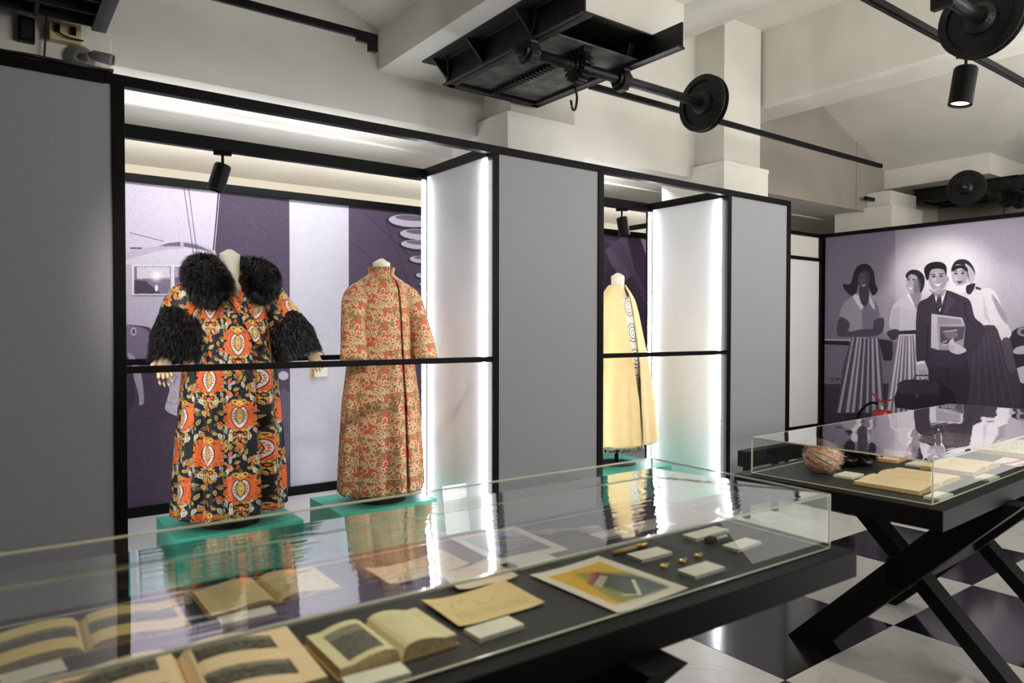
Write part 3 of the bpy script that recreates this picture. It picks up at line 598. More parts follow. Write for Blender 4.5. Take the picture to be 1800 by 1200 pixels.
# lace with silver roundels
Lc = Canvas(240, 240, (226, 216, 196))
for ox in (0, 240): 
    for r, col in ((92, (112, 102, 82)), (80, (222, 218, 206)), (62, (104, 96, 78)), (50, (240, 238, 230)), (30, (140, 130, 112)), (18, (245, 243, 238))): Lc.ell(120, 120, r, r, col)
for k in range(420):
    x, y = rng.random(2)*240; Lc.ell(x, y, 2.6, 2.6, (250, 250, 248) if k % 2 else (130, 122, 104), n=8)
LACE = image_mat('silver_roundel_lace', Lc, .4, .2, rep=True, bump=.6, bscale=200)
DRESSIN = PAI

def interp(tab, z, k):
    zs = [r[0] for r in tab]; return float(np.interp(z, zs, [r[k] for r in tab]))
def pleat(x): return .75*math.sin(x)+.5*(1.7*abs(math.sin(x/2))**.55-1.1)
def body(mb, cx, cy, tab, th0, th1, zs, nfold, seed, tile, off=0, nu=150, nv=70, hem=.012, mi=0, sc=1.0, groove=(), flip=False, vn=0):
    r = np.random.default_rng(seed); ph = r.random(6)*6.28
    def fn(u, v):
        z = zs[0]+(zs[1]-zs[0])*v; th = th0+(th1-th0)*u
        a, b, f = (interp(tab, z, k) for k in (1, 2, 3))
        w_ = pleat(nfold*th+ph[0]+.5*z)+.55*pleat((nfold*1.7)*th+ph[1]-.4*z)+.3*math.sin(nfold*2.9*th+ph[2])
        rr = 1+f*w_
        for gt, gw, gd, gz in groove:
            if z < gz: rr -= gd*math.exp(-((th-gt)/gw)**2)*min(1, (gz-z)/.35)
        a *= rr*sc; b *= rr*sc
        zz = z+(hem*w_ if v == 0 else 0)-vn*math.exp(-((th-.04)/.34)**2)*min(1, max(0, (z-1.12)/.16))
        return (cx+a*math.sin(th), cy-b*math.cos(th), zz), (off+th*.27/tile[0], z/tile[1])
    mb.grid(fn, nu, nv, mi, flip)
def sleeve(mb, path, rads, tile, n=22, nv=14, wr=.06, seed=1):
    P = smooth_pts(np.array(path, float), 5, False); R = np.array([np.interp(i/(len(P)-1), np.linspace(0, 1, len(rads)), [r if not hasattr(r, '__len__') else r[0] for r in rads]) for i in range(len(P))])
    rr = np.random.default_rng(seed); ph = rr.random(3)*6
    L = np.cumsum([0]+[np.linalg.norm(P[i+1]-P[i]) for i in range(len(P)-1)]); rings = []
    for i, p in enumerate(P):
        t = Vector(P[min(i+1, len(P)-1)]-P[max(i-1, 0)]).normalized(); a = t.cross(Vector((0, 1, 0))).normalized(); b = a.cross(t).normalized(); ring = []
        for k in range(n+1):
            th = 2*PI*k/n; q = R[i]*(1+wr*math.sin(3*th+ph[0]+L[i]*16)+wr*.5*math.sin(5*th+ph[1]-L[i]*22)); ring.append(Vector(p)+a*q*math.cos(th)+b*q*math.sin(th))
        rings.append(ring)
    def fn(u, v):
        i = int(round(v*(len(P)-1))); k = int(round(u*n)); return tuple(rings[i][k]), (u*2*PI*R.mean()/tile[0], -L[i]/tile[1])
    mb.grid(fn, n, len(P)-1)
def fur(mb, pts, nrm, dirs, length, width, seed=0, jit=.35):
    r = np.random.default_rng(seed); N = len(pts); L = length*(.6+.8*r.random((N, 1)))
    d = dirs+r.normal(0, jit, (N, 3)); d /= np.linalg.norm(d, axis=1)[:, None]
    d1 = nrm*.75+d*.5+r.normal(0, .12, (N, 3)); d1 /= np.linalg.norm(d1, axis=1)[:, None]
    s = np.cross(d1, r.normal(0, 1, (N, 3))); s /= np.linalg.norm(s, axis=1)[:, None]; s *= width
    m1 = pts+d1*L*.45; t = m1+(d+nrm*.12)*L*.6
    V = np.stack([pts-s, pts+s, m1+s*.8, m1-s*.8, t], 1).reshape(-1, 3); n0 = len(mb.v); mb.v += V.tolist()
    base = n0+5*np.arange(N)
    mb.f += np.stack([base, base+1, base+2, base+3], 1).tolist(); mb.f += np.stack([base+3, base+2, base+4], 1).tolist()
def tube_samples(path, rads, N, seed):
    r = np.random.default_rng(seed); P = smooth_pts(np.array(path, float), 8, False); t = np.linspace(0, 1, len(P)); R = np.interp(t, np.linspace(0, 1, len(rads)), rads)
    u = r.random(N); c = np.stack([np.interp(u, t, P[:, k]) for k in range(3)], 1); e = np.stack([np.interp(np.clip(u+.01, 0, 1), t, P[:, k])-np.interp(np.clip(u-.01, 0, 1), t, P[:, k]) for k in range(3)], 1)
    e /= np.linalg.norm(e, axis=1)[:, None]; v = r.normal(0, 1, (N, 3)); v -= (v*e).sum(1)[:, None]*e; v /= np.linalg.norm(v, axis=1)[:, None]
    rr = np.interp(u, t, R)[:, None]; return c+v*rr*.96, v, e, P, R

def mannequin(cx, cy, ztop, label, yr=0, neck=.052, pole=None):
    t = thing('mannequin', label, 'mannequin', (cx, cy, .30))
    L = lambda z: z-.30
    b = MB(); b.loft([(0, .0, L(1.38)), (0, 0, L(1.50)), (0, 0, L(1.60)), (0, 0, L(1.645)), (0, -.004, L(1.68)), (0, -.006, L(1.72)), (0, -.006, L(ztop-.02)), (0, -.006, L(ztop-.012))], [(.13, .10), (.16, .10), (.13, .085), (.085, .07), (.06, .058), (neck, neck), (neck*1.03, neck*1.03), (neck*.99, neck*.99)], 20)
    b.build('torso', NECK, t, smooth=True)
    c = MB(); c.loft([(0, -.006, L(ztop-.012)), (.0, -.006, L(ztop+.012))], [(neck*1.0, neck*1.0), (neck*.25, neck*.25)], 6); c.build('neck_cap', NECK, t)
    s = MB(); s.cyl((0, 0, .012), (0, 0, L(1.38)), .016, 14); s.build('stand_pole', mat('brushed_steel', (90, 92, 96), .3, .9), t, smooth=True)
    s = MB(); s.loft([(0, 0, 0), (0, 0, .008), (0, 0, .014)], [.15, .15, .04], 28); s.build('stand_base', BLACK, t)
    return t
def hand(mb, wrist, fdir, side, s=1.0, palmn=(0, -1, 0)):
    f = Vector(fdir).normalized(); pn = Vector(palmn); sd = f.cross(pn).normalized()*side; pn = sd.cross(f).normalized(); w0 = Vector(wrist)
    mb.loft([w0-f*.10*s, w0, w0+f*.03*s, w0+f*.07*s, w0+f*.088*s], [(.026*s, .022*s), (.024*s, .019*s), (.036*s, .015*s), (.040*s, .013*s), (.036*s, .011*s)], 10, upv=tuple(pn))
    for k, (o, l) in enumerate(((-.030, .062), (-.010, .074), (.010, .070), (.029, .054))):
        p = w0+f*.082*s+sd*o*s; q = pn*(.012*s)
        mb.loft([p, p+f*l*.4*s+sd*o*.1*s, p+f*l*.75*s-q*.6, p+f*l*s-q*1.6], [.0095*s, .009*s, .0078*s, .004*s], 8)
    p = w0+f*.02*s-sd*.032*s
    mb.loft([p, p+(f*.6-sd*.8).normalized()*.03*s, p+(f*.8-sd*.6).normalized()*.062*s-pn*.006*s], [.012*s, .010*s, .005*s], 8)

# --- fur trimmed brocade coat
cx, cy = 1.075, 4.06
mq = mannequin(cx, cy, 1.788, 'headless cream mannequin wearing black fur trimmed brocade coat')
hb = MB(); hand(hb, (-.345, -.07, 1.225-.30), (.06, -.05, -1), -1, .98); hb.build('hand', WOOD, mq, smooth=True)
hb = MB(); hand(hb, (.432, -.06, 1.255-.30), (.36, -.05, -.95), 1, .95); hb.build('hand', WOOD, mq, smooth=True)
t = thing('brocade_coat', 'full length orange and gold brocade coat with black fur collar', 'coat', (cx, cy, .33))
tabA = [(.30, .276, .20, .12), (.55, .27, .195, .11), (.8, .258, .185, .09), (1.1, .24, .17, .06), (1.35, .215, .15, .025), (1.5, .215, .135, .0), (1.58, .205, .12, .0), (1.64, .15, .10, .0), (1.68, .085, .08, 0), (1.72, .06, .065, 0)]
TL = (.345, .386)
b = MB(); body(b, 0, 0, [(z-.33, a*1.0, q, f) for z, a, q, f in tabA], -PI, PI, (.36-.33, 1.69-.33), 9, 4, TL, off=.5, groove=((.62, .15, .24, 1.3), (-.42, .08, .10, 1.3)), vn=.13)
b.build('coat_body', BRO, t, smooth=True, solid=.004)
b = MB()
def lap(u, v):
    z = (1.56-.33)+(1.28-1.56)*v; x = -.055+.15*v+(.022+.012*math.sin(PI*v))*u*2; a, q = interp(tabA, z+.33, 1), interp(tabA, z+.33, 2)
    return (x, -q*math.sqrt(max(.05, 1-(x/a)**2))-.012-.008*math.sin(PI*u), z), (x/.3+.2, z/.3+.1)
b.grid(lap, 6, 12); b.build('lapel', BRO, t, smooth=True, solid=.006)
for s, w0, nm in ((-1, 0, 'l'), (1, 0, 'r')):
    b = MB(); ex = .30 if s < 0 else .37
    sleeve(b, [(s*.14, 0, 1.60-.33), (s*.21, -.01, 1.53-.33), (s*(.25 if s < 0 else .27), -.02, 1.44-.33), (s*ex, -.04, 1.28-.33)], [.075, .095, .10, .10], TL, seed=3+s)
    b.build('sleeve', BRO, t, smooth=True, solid=.003)
path = [(.085, -.185, 1.545-.33), (.125, -.15, 1.585-.33), (.145, -.08, 1.64-.33), (.13, .03, 1.675-.33), (.06, .09, 1.69-.33), (-.06, .09, 1.69-.33), (-.13, .03, 1.675-.33), (-.145, -.08, 1.64-.33), (-.13, -.15, 1.585-.33), (-.09, -.185, 1.54-.33)]
rd = [.025, .085, .095, .085, .065, .065, .085, .095, .088, .028]
def furpart(name, path, rd, N, ln, seed, flow):
    p, nv, e, P, R = tube_samples(path, rd, N, seed); b = MB(); b.loft([tuple(x) for x in P], list(R*.97), 18)
    o = b.build(name, FURB, t, smooth=True); s = MB(); dn = np.tile(np.array(flow, float), (N, 1)); dn = dn-(dn*nv).sum(1)[:, None]*nv*.8
    fur(s, p, nv, dn+rng.normal(0, .06, (N, 3)), ln, .0012, seed, .2); q = s.build('fur_pile', FUR, o, fix=False); q['kind'] = 'stuff'; return o
o = furpart('fur_collar', path, rd, 19000, .046, 5, (0, -.15, -1))
for s, A, B_, c_ in ((-1, (-.258, -.03, 1.47-.33), (-.29, -.06, 1.22-.33), 0), (1, (.28, -.03, 1.46-.33), (.36, -.06, 1.23-.33), 0)):
    mid = [(A[k]+B_[k])/2 for k in range(3)]
    furpart('fur_cuff', [A, mid, B_], [.075, .108, .095] if s < 0 else [.07, .112, .10], 17000, .042, 8+s, (s*.25, -.1, -1))

# --- coral paisley coat over matching dress
cx, cy = 1.985, 4.06
mannequin(cx, cy, 1.792, 'headless cream mannequin wearing long red and gold patterned coat')
t = thing('paisley_coat', 'long coral red and gold patterned coat over matching dress', 'coat', (cx, cy, .33))
tabB = [(.30, .262, .20, .085), (.6, .252, .19, .07), (.9, .238, .175, .05), (1.15, .21, .155, .03), (1.4, .192, .14, .008), (1.55, .18, .125, 0), (1.62, .17, .115, 0), (1.66, .14, .10, 0), (1.69, .09, .08, 0), (1.705, .068, .07, 0), (1.75, .078, .082, 0)]
tb2 = [(z-.33, a, q, f) for z, a, q, f in tabB]; TP = (.26, .26)
b = MB(); body(b, 0, 0, tb2, -PI, PI, (.03, 1.60-.33), 6, 12, TP, sc=.90, nu=110, nv=40); b.build('dress', PAI, t, smooth=True, solid=.003)
b = MB()
def coatfn(u, v):
    z = .03+(1.75-.025*math.cos((u-.5)*6)*0-.33-.03)*v
    gap = .09+.07*max(0, 1-v*1.1); th0 = .33+gap/2; th = th0+(2*PI-gap)*u
    a, q, f = (interp(tb2, z, k) for k in (1, 2, 3)); w_ = pleat(9*th+1)+.5*pleat(14*th+.6)
    rr = 1+f*w_+.035*math.exp(-((2*PI-gap)*(1-u)/.10)**2)+.02*math.exp(-((2*PI-gap)*u/.12)**2); 
    return (a*rr*math.sin(th), -q*rr*math.cos(th), z+(.012*w_ if v == 0 else 0)), (th*.23/.26, z/.26)
b.grid(coatfn, 150, 80); b.build('coat_body', PAI, t, smooth=True, solid=.007)
for s in (-1, 1):
    b = MB(); sleeve(b, [(s*.11, 0, 1.60-.33), (s*.175, -.02, 1.55-.33), (s*.218, -.07, 1.42-.33), (s*.24, -.125, 1.17-.33)], [.07, .078, .07, .08], TP, seed=7+s, wr=.05); b.build('sleeve', PAI, t, smooth=True, solid=.005)

# --- cream cape over jewelled dress
cx, cy = 4.03, 4.05
mannequin(cx, cy, 1.80, 'headless cream mannequin wearing pale yellow cape, on visible steel pole')
t = thing('cream_cape', 'pale yellow wool cape over silver jewelled lace dress', 'cape', (cx, cy, .44))
tabC = [(.40, .36, .275, .075), (.8, .325, .245, .06), (1.1, .28, .215, .04), (1.35, .225, .17, .016), (1.5, .195, .14, .006), (1.6, .165, .115, 0), (1.66, .12, .092, 0), (1.70, .085, .075, 0), (1.72, .068, .066, 0)]
tc2 = [(z-.44, a, q, f) for z, a, q, f in tabC]
b = MB(); body(b, 0, 0, [(z, a*(.90 if z > .6 else .7), q*(.93 if z > .6 else .75), f*.5) for z, a, q, f in tc2], -PI, PI, (.02, 1.62-.44), 5, 12, (.2, .2), nu=90, nv=40, off=.43, hem=.01); b.build('lace_dress', LACE, t, smooth=True, solid=.003)
b = MB()
def capefn(u, v):
    z = (.03)*(1-v)+(1.715-.44)*v
    gap = .78*max(0, v-.25)**1.1+.05+(.0 if v < .9 else .5*(v-.9)); th0 = .0+gap/2; th = th0+(2*PI-gap)*u
    a, q, f = (interp(tc2, z, k) for k in (1, 2, 3)); w_ = pleat(8*th+1.9)+.45*pleat(13*th+.3)
    rr = 1+f*w_; dz = .0
    if v < .001: dz = .012*w_
    dz += max(0, math.sin(th-.6))*.10*(1-v)**3
    return (a*rr*math.sin(th), -q*rr*math.cos(th), z+dz), (th, z)
b.grid(capefn, 150, 70); b.build('cape_body', CREAM, t, smooth=True, solid=.006)
b = MB()
for k in range(40):
    a = 2*PI*k/40; r1 = .19+.015*math.sin(k*2.4)
    b.loft([(r1*math.sin(a), -r1*.8*math.cos(a), .06), (r1*1.05*math.sin(a), -r1*.84*math.cos(a), .0), (r1*1.12*math.sin(a+.05), -r1*.9*math.cos(a+.05), -.025)], [.012, .02, .014], 7)
b.build('lace_ruffle', mat('cream_lace', (226, 216, 188), .8, noise=.2, nscale=90), t, smooth=True)['kind'] = 'stuff'
b = MB(); b.box(-.262, -.255, -.115, -.112, .62, .93); b.build('pocket_welt', CREAM, t)

# caption board leaning by bay side
t = thing('caption_board', 'clear leaning text panel with two columns beside bay side wall', 'sign', (2.40, 3.80, FZ))
BC = Canvas(300, 420, (214, 218, 212))
for cxx in (24, 160):
    for k in range(13):
        if k in (3, 7): continue
        for j in range(3):
            x = cxx+j*38+rng.random()*6; BC.poly([(x, 24+k*17), (x+26+rng.random()*9, 24+k*17), (x+34, 28+k*17), (x, 28+k*17)], (96, 100, 100), .9)
BC.line([(24, 390), (150, 390)], 3, (110, 112, 112))
b = MB(); b.quad([(-.10, .0, .02), (.10, .0, .02), (.10, .05, .315), (-.10, .05, .315)]); b.build('text_panel', image_mat('caption_board_text', BC, .3), t, solid=.004, fix=False)
b = MB(); b.box(-.1, .1, -.02, .1, 0, .012); b.build('foot', CARDM, t)

# ------------------------------------------------------------------ glass topped tables
def table(name, label, x, y, rz, glen, gdep, side, drop=0):
    """origin at the front glass corner; side=-1: table runs to -x, +1: to +x"""
    t = thing(name, label, 'display table', (x, y, 0), rad(rz)); o = .045; zt = .8155; th = .068
    a, b = (0, glen) if side > 0 else (-glen, 0)
    MB().box(a-o, b+o, -o, gdep+o, zt-th, zt-.002).build('tabletop', TABLEM, t, bevel=.002)
    MB().box(a+.004, b-.004, .004, gdep-.004, zt-.002, zt).build('display_surface', TABLETOP, t)
    lid = thing('glass_lid', None, None); lid.parent = t; gt = .007; zl = .9542; e = .0042
    def pane(nm, box, M): MB().box(*box).build(nm, M, lid)
    q = MB(); sag = .0016; NX, NY = 16, 24
    for zz, fl_ in ((zl, False), (zl-gt, True)):
        q.grid(lambda u, v: ((a+gt+(b-a-2*gt)*u, gt+(gdep-2*gt)*v, zz-drop*v-sag*math.sin(PI*v)*min(1, 4*u*(1-u)*2.2)), (u, v)), NX, NY, 0, fl_)
    q.build('top_pane', GLASS if drop else GLASS2, lid, smooth=True, fix=False)
    pane('side_pane', (a+gt, b-gt, 0, gt, zt, zl), GLASS_S); pane('side_pane', (a+gt, b-gt, gdep-gt, gdep, zt, zl), GLASS_S)
    pane('side_pane', (a, a+gt, gt, gdep-gt, zt, zl), GLASS_S); pane('side_pane', (b-gt, b, gt, gdep-gt, zt, zl), GLASS_S)
    q = MB()
    for yy in (0, gdep-e): q.box(a, b, yy, yy+e, zl-e, zl); q.box(a, b, yy, yy+e, zt, zt+.0022)
    for xx in (a, b-e): q.box(xx, xx+e, 0, gdep, zl-e, zl); q.box(xx, xx+e, 0, gdep, zt, zt+.0022)
    for xx in (a, b-e):
        for yy in (0, gdep-e): q.box(xx, xx+e, yy, yy+e, zt, zl)
    q.build('polished_edge', EDGE, lid)
    ym = gdep/2
    for k, xx in enumerate((a+.62, b-.62) if side > 0 else (b-.66, a+.62)):
        fl_ = 1 if (side > 0 and k == 0) else -1
        for sgn, thk, xo, wx in ((1, .125, 0.0, .10), (-1, .062, .10, .10)):
            z0, z1 = 0, zt-th; y0 = ym+sgn*.38; y1 = ym-sgn*.34; c = thk/2*1.28
            MB().prism([(y0-c, z0), (y0+c, z0), (y1+c, z1), (y1-c, z1)], 'X', xx+xo-.1, xx+xo-.1+wx).build('cross_leg', TABLEM, t, bevel=.002)
    MB().box(a+.62-.1, b-.62, ym-.04, ym+.04, .345, .45).build('stretcher', TABLEM, t)
    MB().box(a+.5, b-.5, ym-.22, ym+.22, zt-th-.055, zt-th).build('under_frame', TABLEM, t)
    return t
t1 = table('vitrine_table', 'nearest black cross legged table with clear lid over open books', 1.712, .9607, -1.271, 2.45, .6129, -1, .032)
t2 = table('vitrine_table', 'far black cross legged table with clear lid over pink feathers', 2.394, 1.0065, 2.625, 1.97, .6435, 1)

# ------------------------------------------------------------------ paper things on the tables
ZS = .8155
def page_canvas(kind, tone=(228, 208, 160), w=240, h=300, seed=0):
    r = np.random.default_rng(seed); c = Canvas(w, h, tone); dk = tuple(x*.42 for x in tone)
    def pic(x0, y0, x1, y1, base=(92, 88, 78)):
        c.poly([(x0, y0), (x1, y0), (x1, y1), (x0, y1)], base)
        for k in range(170):
            x = x0+r.random()*(x1-x0); y = y0+r.random()*(y1-y0); q = r.integers(20, 150)
            c.ell(min(max(x, x0+5), x1-5), min(max(y, y0+3), y1-3), 3+r.random()*6, 2+r.random()*3, (q, q*.97, q*.88), al=.6, n=8, rot=r.random()*60)
        c.poly([(x0, y0), (x1, y0), (x1, y0+(y1-y0)*.3), (x0, y0+(y1-y0)*.25)], (168, 160, 140), .6, 2)
    def text(x0, y0, x1, y1, st=9):
        y = y0
        while y < y1:
            x = x0
            while x < x1-8:
                l = 6+r.random()*18; c.poly([(x, y), (min(x+l, x1), y), (min(x+l, x1), y+2.4), (x, y+2.4)], dk, .55); x += l+5
            y += st
    def squig(n, x0, y0, x1, y1, wd=1.6):
        for k in range(n):
            x, y = x0+r.random()*(x1-x0), y0+r.random()*(y1-y0); P = [(x, y)]
            for j in range(4): P.append((P[-1][0]+r.normal(0, 12), P[-1][1]+r.normal(0, 9)))
            c.line(P, wd, dk, .7, sm=4)
    if kind == 'picture': pic(w*.06, h*.3, w*.94, h*.66)
    if kind == 'picture_low': pic(w*.1, h*.42, w*.8, h*.72); text(w*.1, h*.78, w*.6, h*.8)
    if kind == 'twopic': pic(w*.1, h*.1, w*.8, h*.36); pic(w*.1, h*.58, w*.82, h*.84)
    if kind == 'photo': pic(w*.2, h*.14, w*.8, h*.88, (104, 104, 100))
    if kind == 'text': text(w*.12, h*.1, w*.86, h*.9)
    if kind == 'faint': text(w*.2, h*.15, w*.7, h*.5, 16)
    if kind == 'sketch': squig(26, w*.1, h*.1, w*.9, h*.9)
    if kind == 'figures': squig(60, w*.08, h*.12, w*.92, h*.88, 2.4)
    if kind == 'letter': squig(10, w*.05, h*.2, w*.8, h*.5); text(w*.1, h*.62, w*.9, h*.86, 8)
    if kind == 'dense': 
        for k in range(240):
            q = r.integers(50, 170); c.ell(w*(.08+.84*r.random()), h*(.12+.7*r.random()), 3+5*r.random(), 2+3*r.random(), (q, q, q*.95), al=.7, n=7)
    if kind == 'red': c.poly([(0, h*.3), (w, h*.55), (w, h*.7), (0, h*.5)], (196, 44, 60)); c.poly([(w*.1, h*.72), (w*.9, h*.9), (w*.4, h*.96)], (196, 44, 60)); squig(14, w*.1, h*.1, w*.9, h*.4)
    c.grain(.015, 2); return c
_pm = {}
def page_mat(kind, tone, seed=0):
    k = (kind, tone, seed)
    if k not in _pm: _pm[k] = image_mat('page_'+kind, page_canvas(kind, tone, seed=seed), .72, spec=.25)
    return _pm[k]
def open_book(name, label, x, y, wd, dp, rz, left, right, th=.012, arch=.012, tone=(230, 206, 152), cover=(176, 140, 92), seed=0, cat='book', plates=(), lean=0):
    t = thing(name, label, cat, (x, y, ZS), rad(rz)); w2 = wd/2
    MB().box(-w2, w2, -dp/2, dp/2, 0, .003).build('cover', mat('book_cloth', cover, .8, noise=.1, nscale=40), t, bevel=.001)
    for s, kind in ((-1, left), (1, right)):
        b = MB(); N = 14
        def prof(u):  # u 0 at spine, 1 at fore edge
            return .004+th+arch*math.sin(PI*min(1, u*1.25+.02))**.8*(1-u*.6) - (arch*.9+th*.45)*math.exp(-(u/.05)**2)
        def fn(u, v):
            q = u if s > 0 else 1-u
            X = s*(q*(w2-.005)); return (X, -dp/2+.004+v*(dp-.008), prof(q)+lean*q), (u, v)
        b.grid(fn, N, 3, 1)
        # page edges
        for vv in (0, 1):
            yy = -dp/2+.004+vv*(dp-.008)
            for i in range(N):
                a0, a1 = i/N, (i+1)/N; z0, z1 = prof(a0)+lean*a0, prof(a1)+lean*a1; X0, X1 = s*a0*(w2-.005), s*a1*(w2-.005)
                b.add([(X0, yy, .003), (X1, yy, .003), (X1, yy, z1), (X0, yy, z0)], [(0, 1, 2, 3)])
        X = s*(w2-.005); z1 = prof(1)+lean
        b.add([(X, -dp/2+.004, .003), (X, dp/2-.004, .003), (X, dp/2-.004, z1), (X, -dp/2+.004, z1)], [(0, 1, 2, 3)])
        b.build('page_block', [PAPER_EDGE, page_mat(kind, tone, seed+(s > 0))], t, smooth=False)
    return t
def sheet(name, label, x, y, wd, dp, rz, M, cat='paper', curl=.004, th=.001, z=0):
    b = MB()
    def fn(u, v): return (-wd/2+wd*u, -dp/2+dp*v, .0012+curl*(abs(u-.5)*2)**3+curl*.4*math.sin(3*u+2*v)**2), (u, v)
    b.grid(fn, 10, 8); o = b.build(name, M, loc=(x, y, ZS+z+.001), rz=rad(rz), solid=th, fix=False); return tag(o, label, cat)
CARDC = Canvas(200, 90, (234, 230, 220))
for k in range(5): CARDC.poly([(14, 16+k*13), (60+rng.random()*90, 16+k*13), (60, 18+k*13), (14, 18+k*13)], (150, 146, 140), .7)
CARDT = image_mat('caption_text', CARDC, .7)
def card(label, x, y, wd, dp, rz=0):
    b = MB().box(-wd/2, wd/2, -dp/2, dp/2, 0, .008)
    b.quad([(-wd/2, -dp/2, .0083), (wd/2, -dp/2, .0083), (wd/2, dp/2, .0083), (-wd/2, dp/2, .0083)], 1)
    return tag(b.build('caption_card', [CARDM, CARDT], loc=(x, y, ZS), rz=rad(rz)), label, 'card')
YT = (238, 214, 140); TN = (236, 208, 160)
open_book('open_book', 'open yellowed book with wide landscape pictures on both pages', .135, 1.475, .335, .16, -1, 'picture', 'picture', .006, .010, YT, seed=2)
card('white caption card below the yellowed picture book at left edge', .055, 1.352, .085, .05, 6)
open_book('open_book', 'largest open cream book with dark pictures, at bottom left', .245, 1.165, .37, .23, -3, 'twopic', 'twopic', .014, .014, (242, 216, 180), seed=6)
open_book('open_booklet', 'tan booklet open beside sketched white page', .470, 1.50, .27, .165, 0, 'faint', 'sketch', .003, .010, (226, 204, 158), seed=9, cat='book')
card('white caption card touching tan open booklet', .395, 1.385, .10, .042, -2)
open_book('open_book', 'thick small open book with grey photograph on left page', .550, 1.125, .225, .155, 0, 'photo', 'faint', .016, .012, (226, 216, 178), (196, 160, 104), seed=12)
card('white caption card just in front of the grey photograph book', .490, 1.022, .10, .042, -4)
sheet('letter_sheet', 'tan folded letter sheet with pencil sketch and writing', .796, 1.174, .20, .147, -1, page_mat('letter', (232, 206, 156), 3), curl=.006)
card('white caption card in front of the tan letter sheet', .745, 1.061, .10, .05, 1)
sheet('note_sheet', 'pale sheet of notes seen through reflection of red coat', .79, 1.435, .21, .12, 3, page_mat('sketch', (228, 212, 190), 4), curl=.008)
sheet('note_sheet', 'pale open leaflet directly behind the tan letter sheet', .87, 1.318, .15, .13, -4, page_mat('faint', (228, 210, 186), 5), curl=.008)
# two colour prints with mounts
def print_canvas(kind):
    c = Canvas(300, 340, (232, 222, 206))
    if kind == 'yellow':
        x0, y0, x1, y1 = 36, 40, 264, 300; c.poly([(x0, y0), (x1, y0), (x1, y1), (x0, y1)], (226, 178, 40)); c.poly([(130, 60), (264, 150), (264, 300), (60, 300), (80, 200)], (120, 132, 52), .8, 10); c.poly([(110, 150), (200, 110), (264, 210), (264, 300), (130, 300)], (42, 52, 46), .9, 6)
        c.poly([(90, 150), (190, 90), (200, 118), (100, 180)], (120, 40, 40)); c.poly([(95, 165), (180, 118), (190, 140), (105, 190)], (205, 196, 176), .8); c.poly([(98, 140), (180, 86), (186, 96), (104, 152)], (186, 76, 40))
        c.line([(110, 262), (150, 290), (230, 200)], 12, (225, 220, 196)); 
        for k in range(8): c.line([(150+k*9, 285-k*10), (156+k*9, 293-k*10)], 2, (60, 60, 50))
    else:
        x0, y0, x1, y1 = 36, 40, 264, 290; c.poly([(x0, y0), (x1, y0), (x1, y1), (x0, y1)], (104, 112, 140)); c.poly([(36, 40), (264, 40), (264, 120), (36, 160)], (150, 158, 182), .8, 6); c.poly([(100, 110), (200, 80), (240, 180), (120, 210)], (70, 56, 76)); c.line([(90, 130), (230, 190)], 10, (196, 96, 62)); c.line([(110, 110), (240, 160)], 7, (200, 196, 196)); c.poly([(36, 230), (264, 210), (264, 290), (36, 290)], (60, 64, 52)); c.line([(120, 262), (240, 252)], 12, (168, 48, 56))
    c.grain(.02, 2); return c
sheet('mounted_print', 'mounted yellow and dark green colour print with white border', 1.083, 1.116, .215, .268, 2, image_mat('yellow_print', print_canvas('yellow'), .3), 'print', curl=.0025)
sheet('mounted_print', 'mounted blue and red colour print with wide white border', 1.071, 1.468, .205, .25, -3, image_mat('blue_print', print_canvas('blue'), .4), 'print', curl=.0015)
card('white caption card in front of the blue mounted print', 1.035, 1.318, .11, .05, 2)
# fringe necklace
t = thing('fringe_necklace', 'silvery thread necklace with fanned tassel on dark surface', 'necklace', (1.29, 1.465, ZS), rad(-6)); b = MB()
for k in range(9): b.loft([(-.12+.004*k, .05-.008*k, .003), (-.05, .035-.004*k, .004), (0, .01-.002*k, .005)], .0012, 5)
b.build('cords', mat('silver_thread', (186, 180, 170), .5, .3), t); b = MB()
for k in range(26):
    a = rad(-75+3.0*k); b.loft([(0, .0, .004), (.05*math.cos(a), .06*math.sin(a), .005), (.085*math.cos(a), .085*math.sin(a), .003)], .0012, 5)
b.build('tassel', mat('silver_tassel', (206, 200, 190), .5, .3), t)['kind'] = 'stuff'
card('white caption card beside the silver tassel necklace', 1.335, 1.368, .10, .048, 1)
card('white caption card beside the slim gold pen', 1.297, 1.188, .103, .052, -2)
t = thing('gold_pen', 'slim gold and tan pen lying behind a caption card', 'pen', (1.29, 1.245, ZS+.0065), rad(2))
b = MB(); b.cyl((-.062, 0, 0), (.02, 0, 0), .0055, 12); b.build('barrel', mat('tan_barrel', (206, 172, 118), .4), t, smooth=True)
b = MB(); b.loft([(.02, 0, 0), (.055, 0, 0), (.066, 0, 0)], [.006, .005, .001], 12); b.build('cap', mat('gold', (214, 176, 84), .25, .9), t, smooth=True)
GOLD = mat('gold_button', (214, 178, 96), .25, .85, noise=.3, nscale=300)
for (x, y), lb in (((1.260, 1.111), 'leftmost of three tiny gold buttons, nearest the yellow print'), ((1.322, 1.110), 'middle one of three tiny gold buttons'), ((1.385, 1.114), 'rightmost of three tiny gold buttons')):
    t = thing('gold_button', lb, 'button', (x, y, ZS), group='three gold buttons')
    b = MB(); b.loft([(0, 0, 0), (0, 0, .004), (0, 0, .008), (0, 0, .0105)], [.0095, .0105, .007, .0015], 14); b.build('dome', GOLD, t, smooth=True)
    b = MB(); b.cyl((.011, 0, .005), (.017, .002, .005), .0035, 8); b.build('shank', mat('silver_shank', (220, 220, 220), .3, .8), t)
card('white caption card in front of the three gold buttons', 1.308, 1.042, .104, .052, 0)
card('white caption card beside the small black brush, near lid corner', 1.546, 1.103, .105, .046, 3)
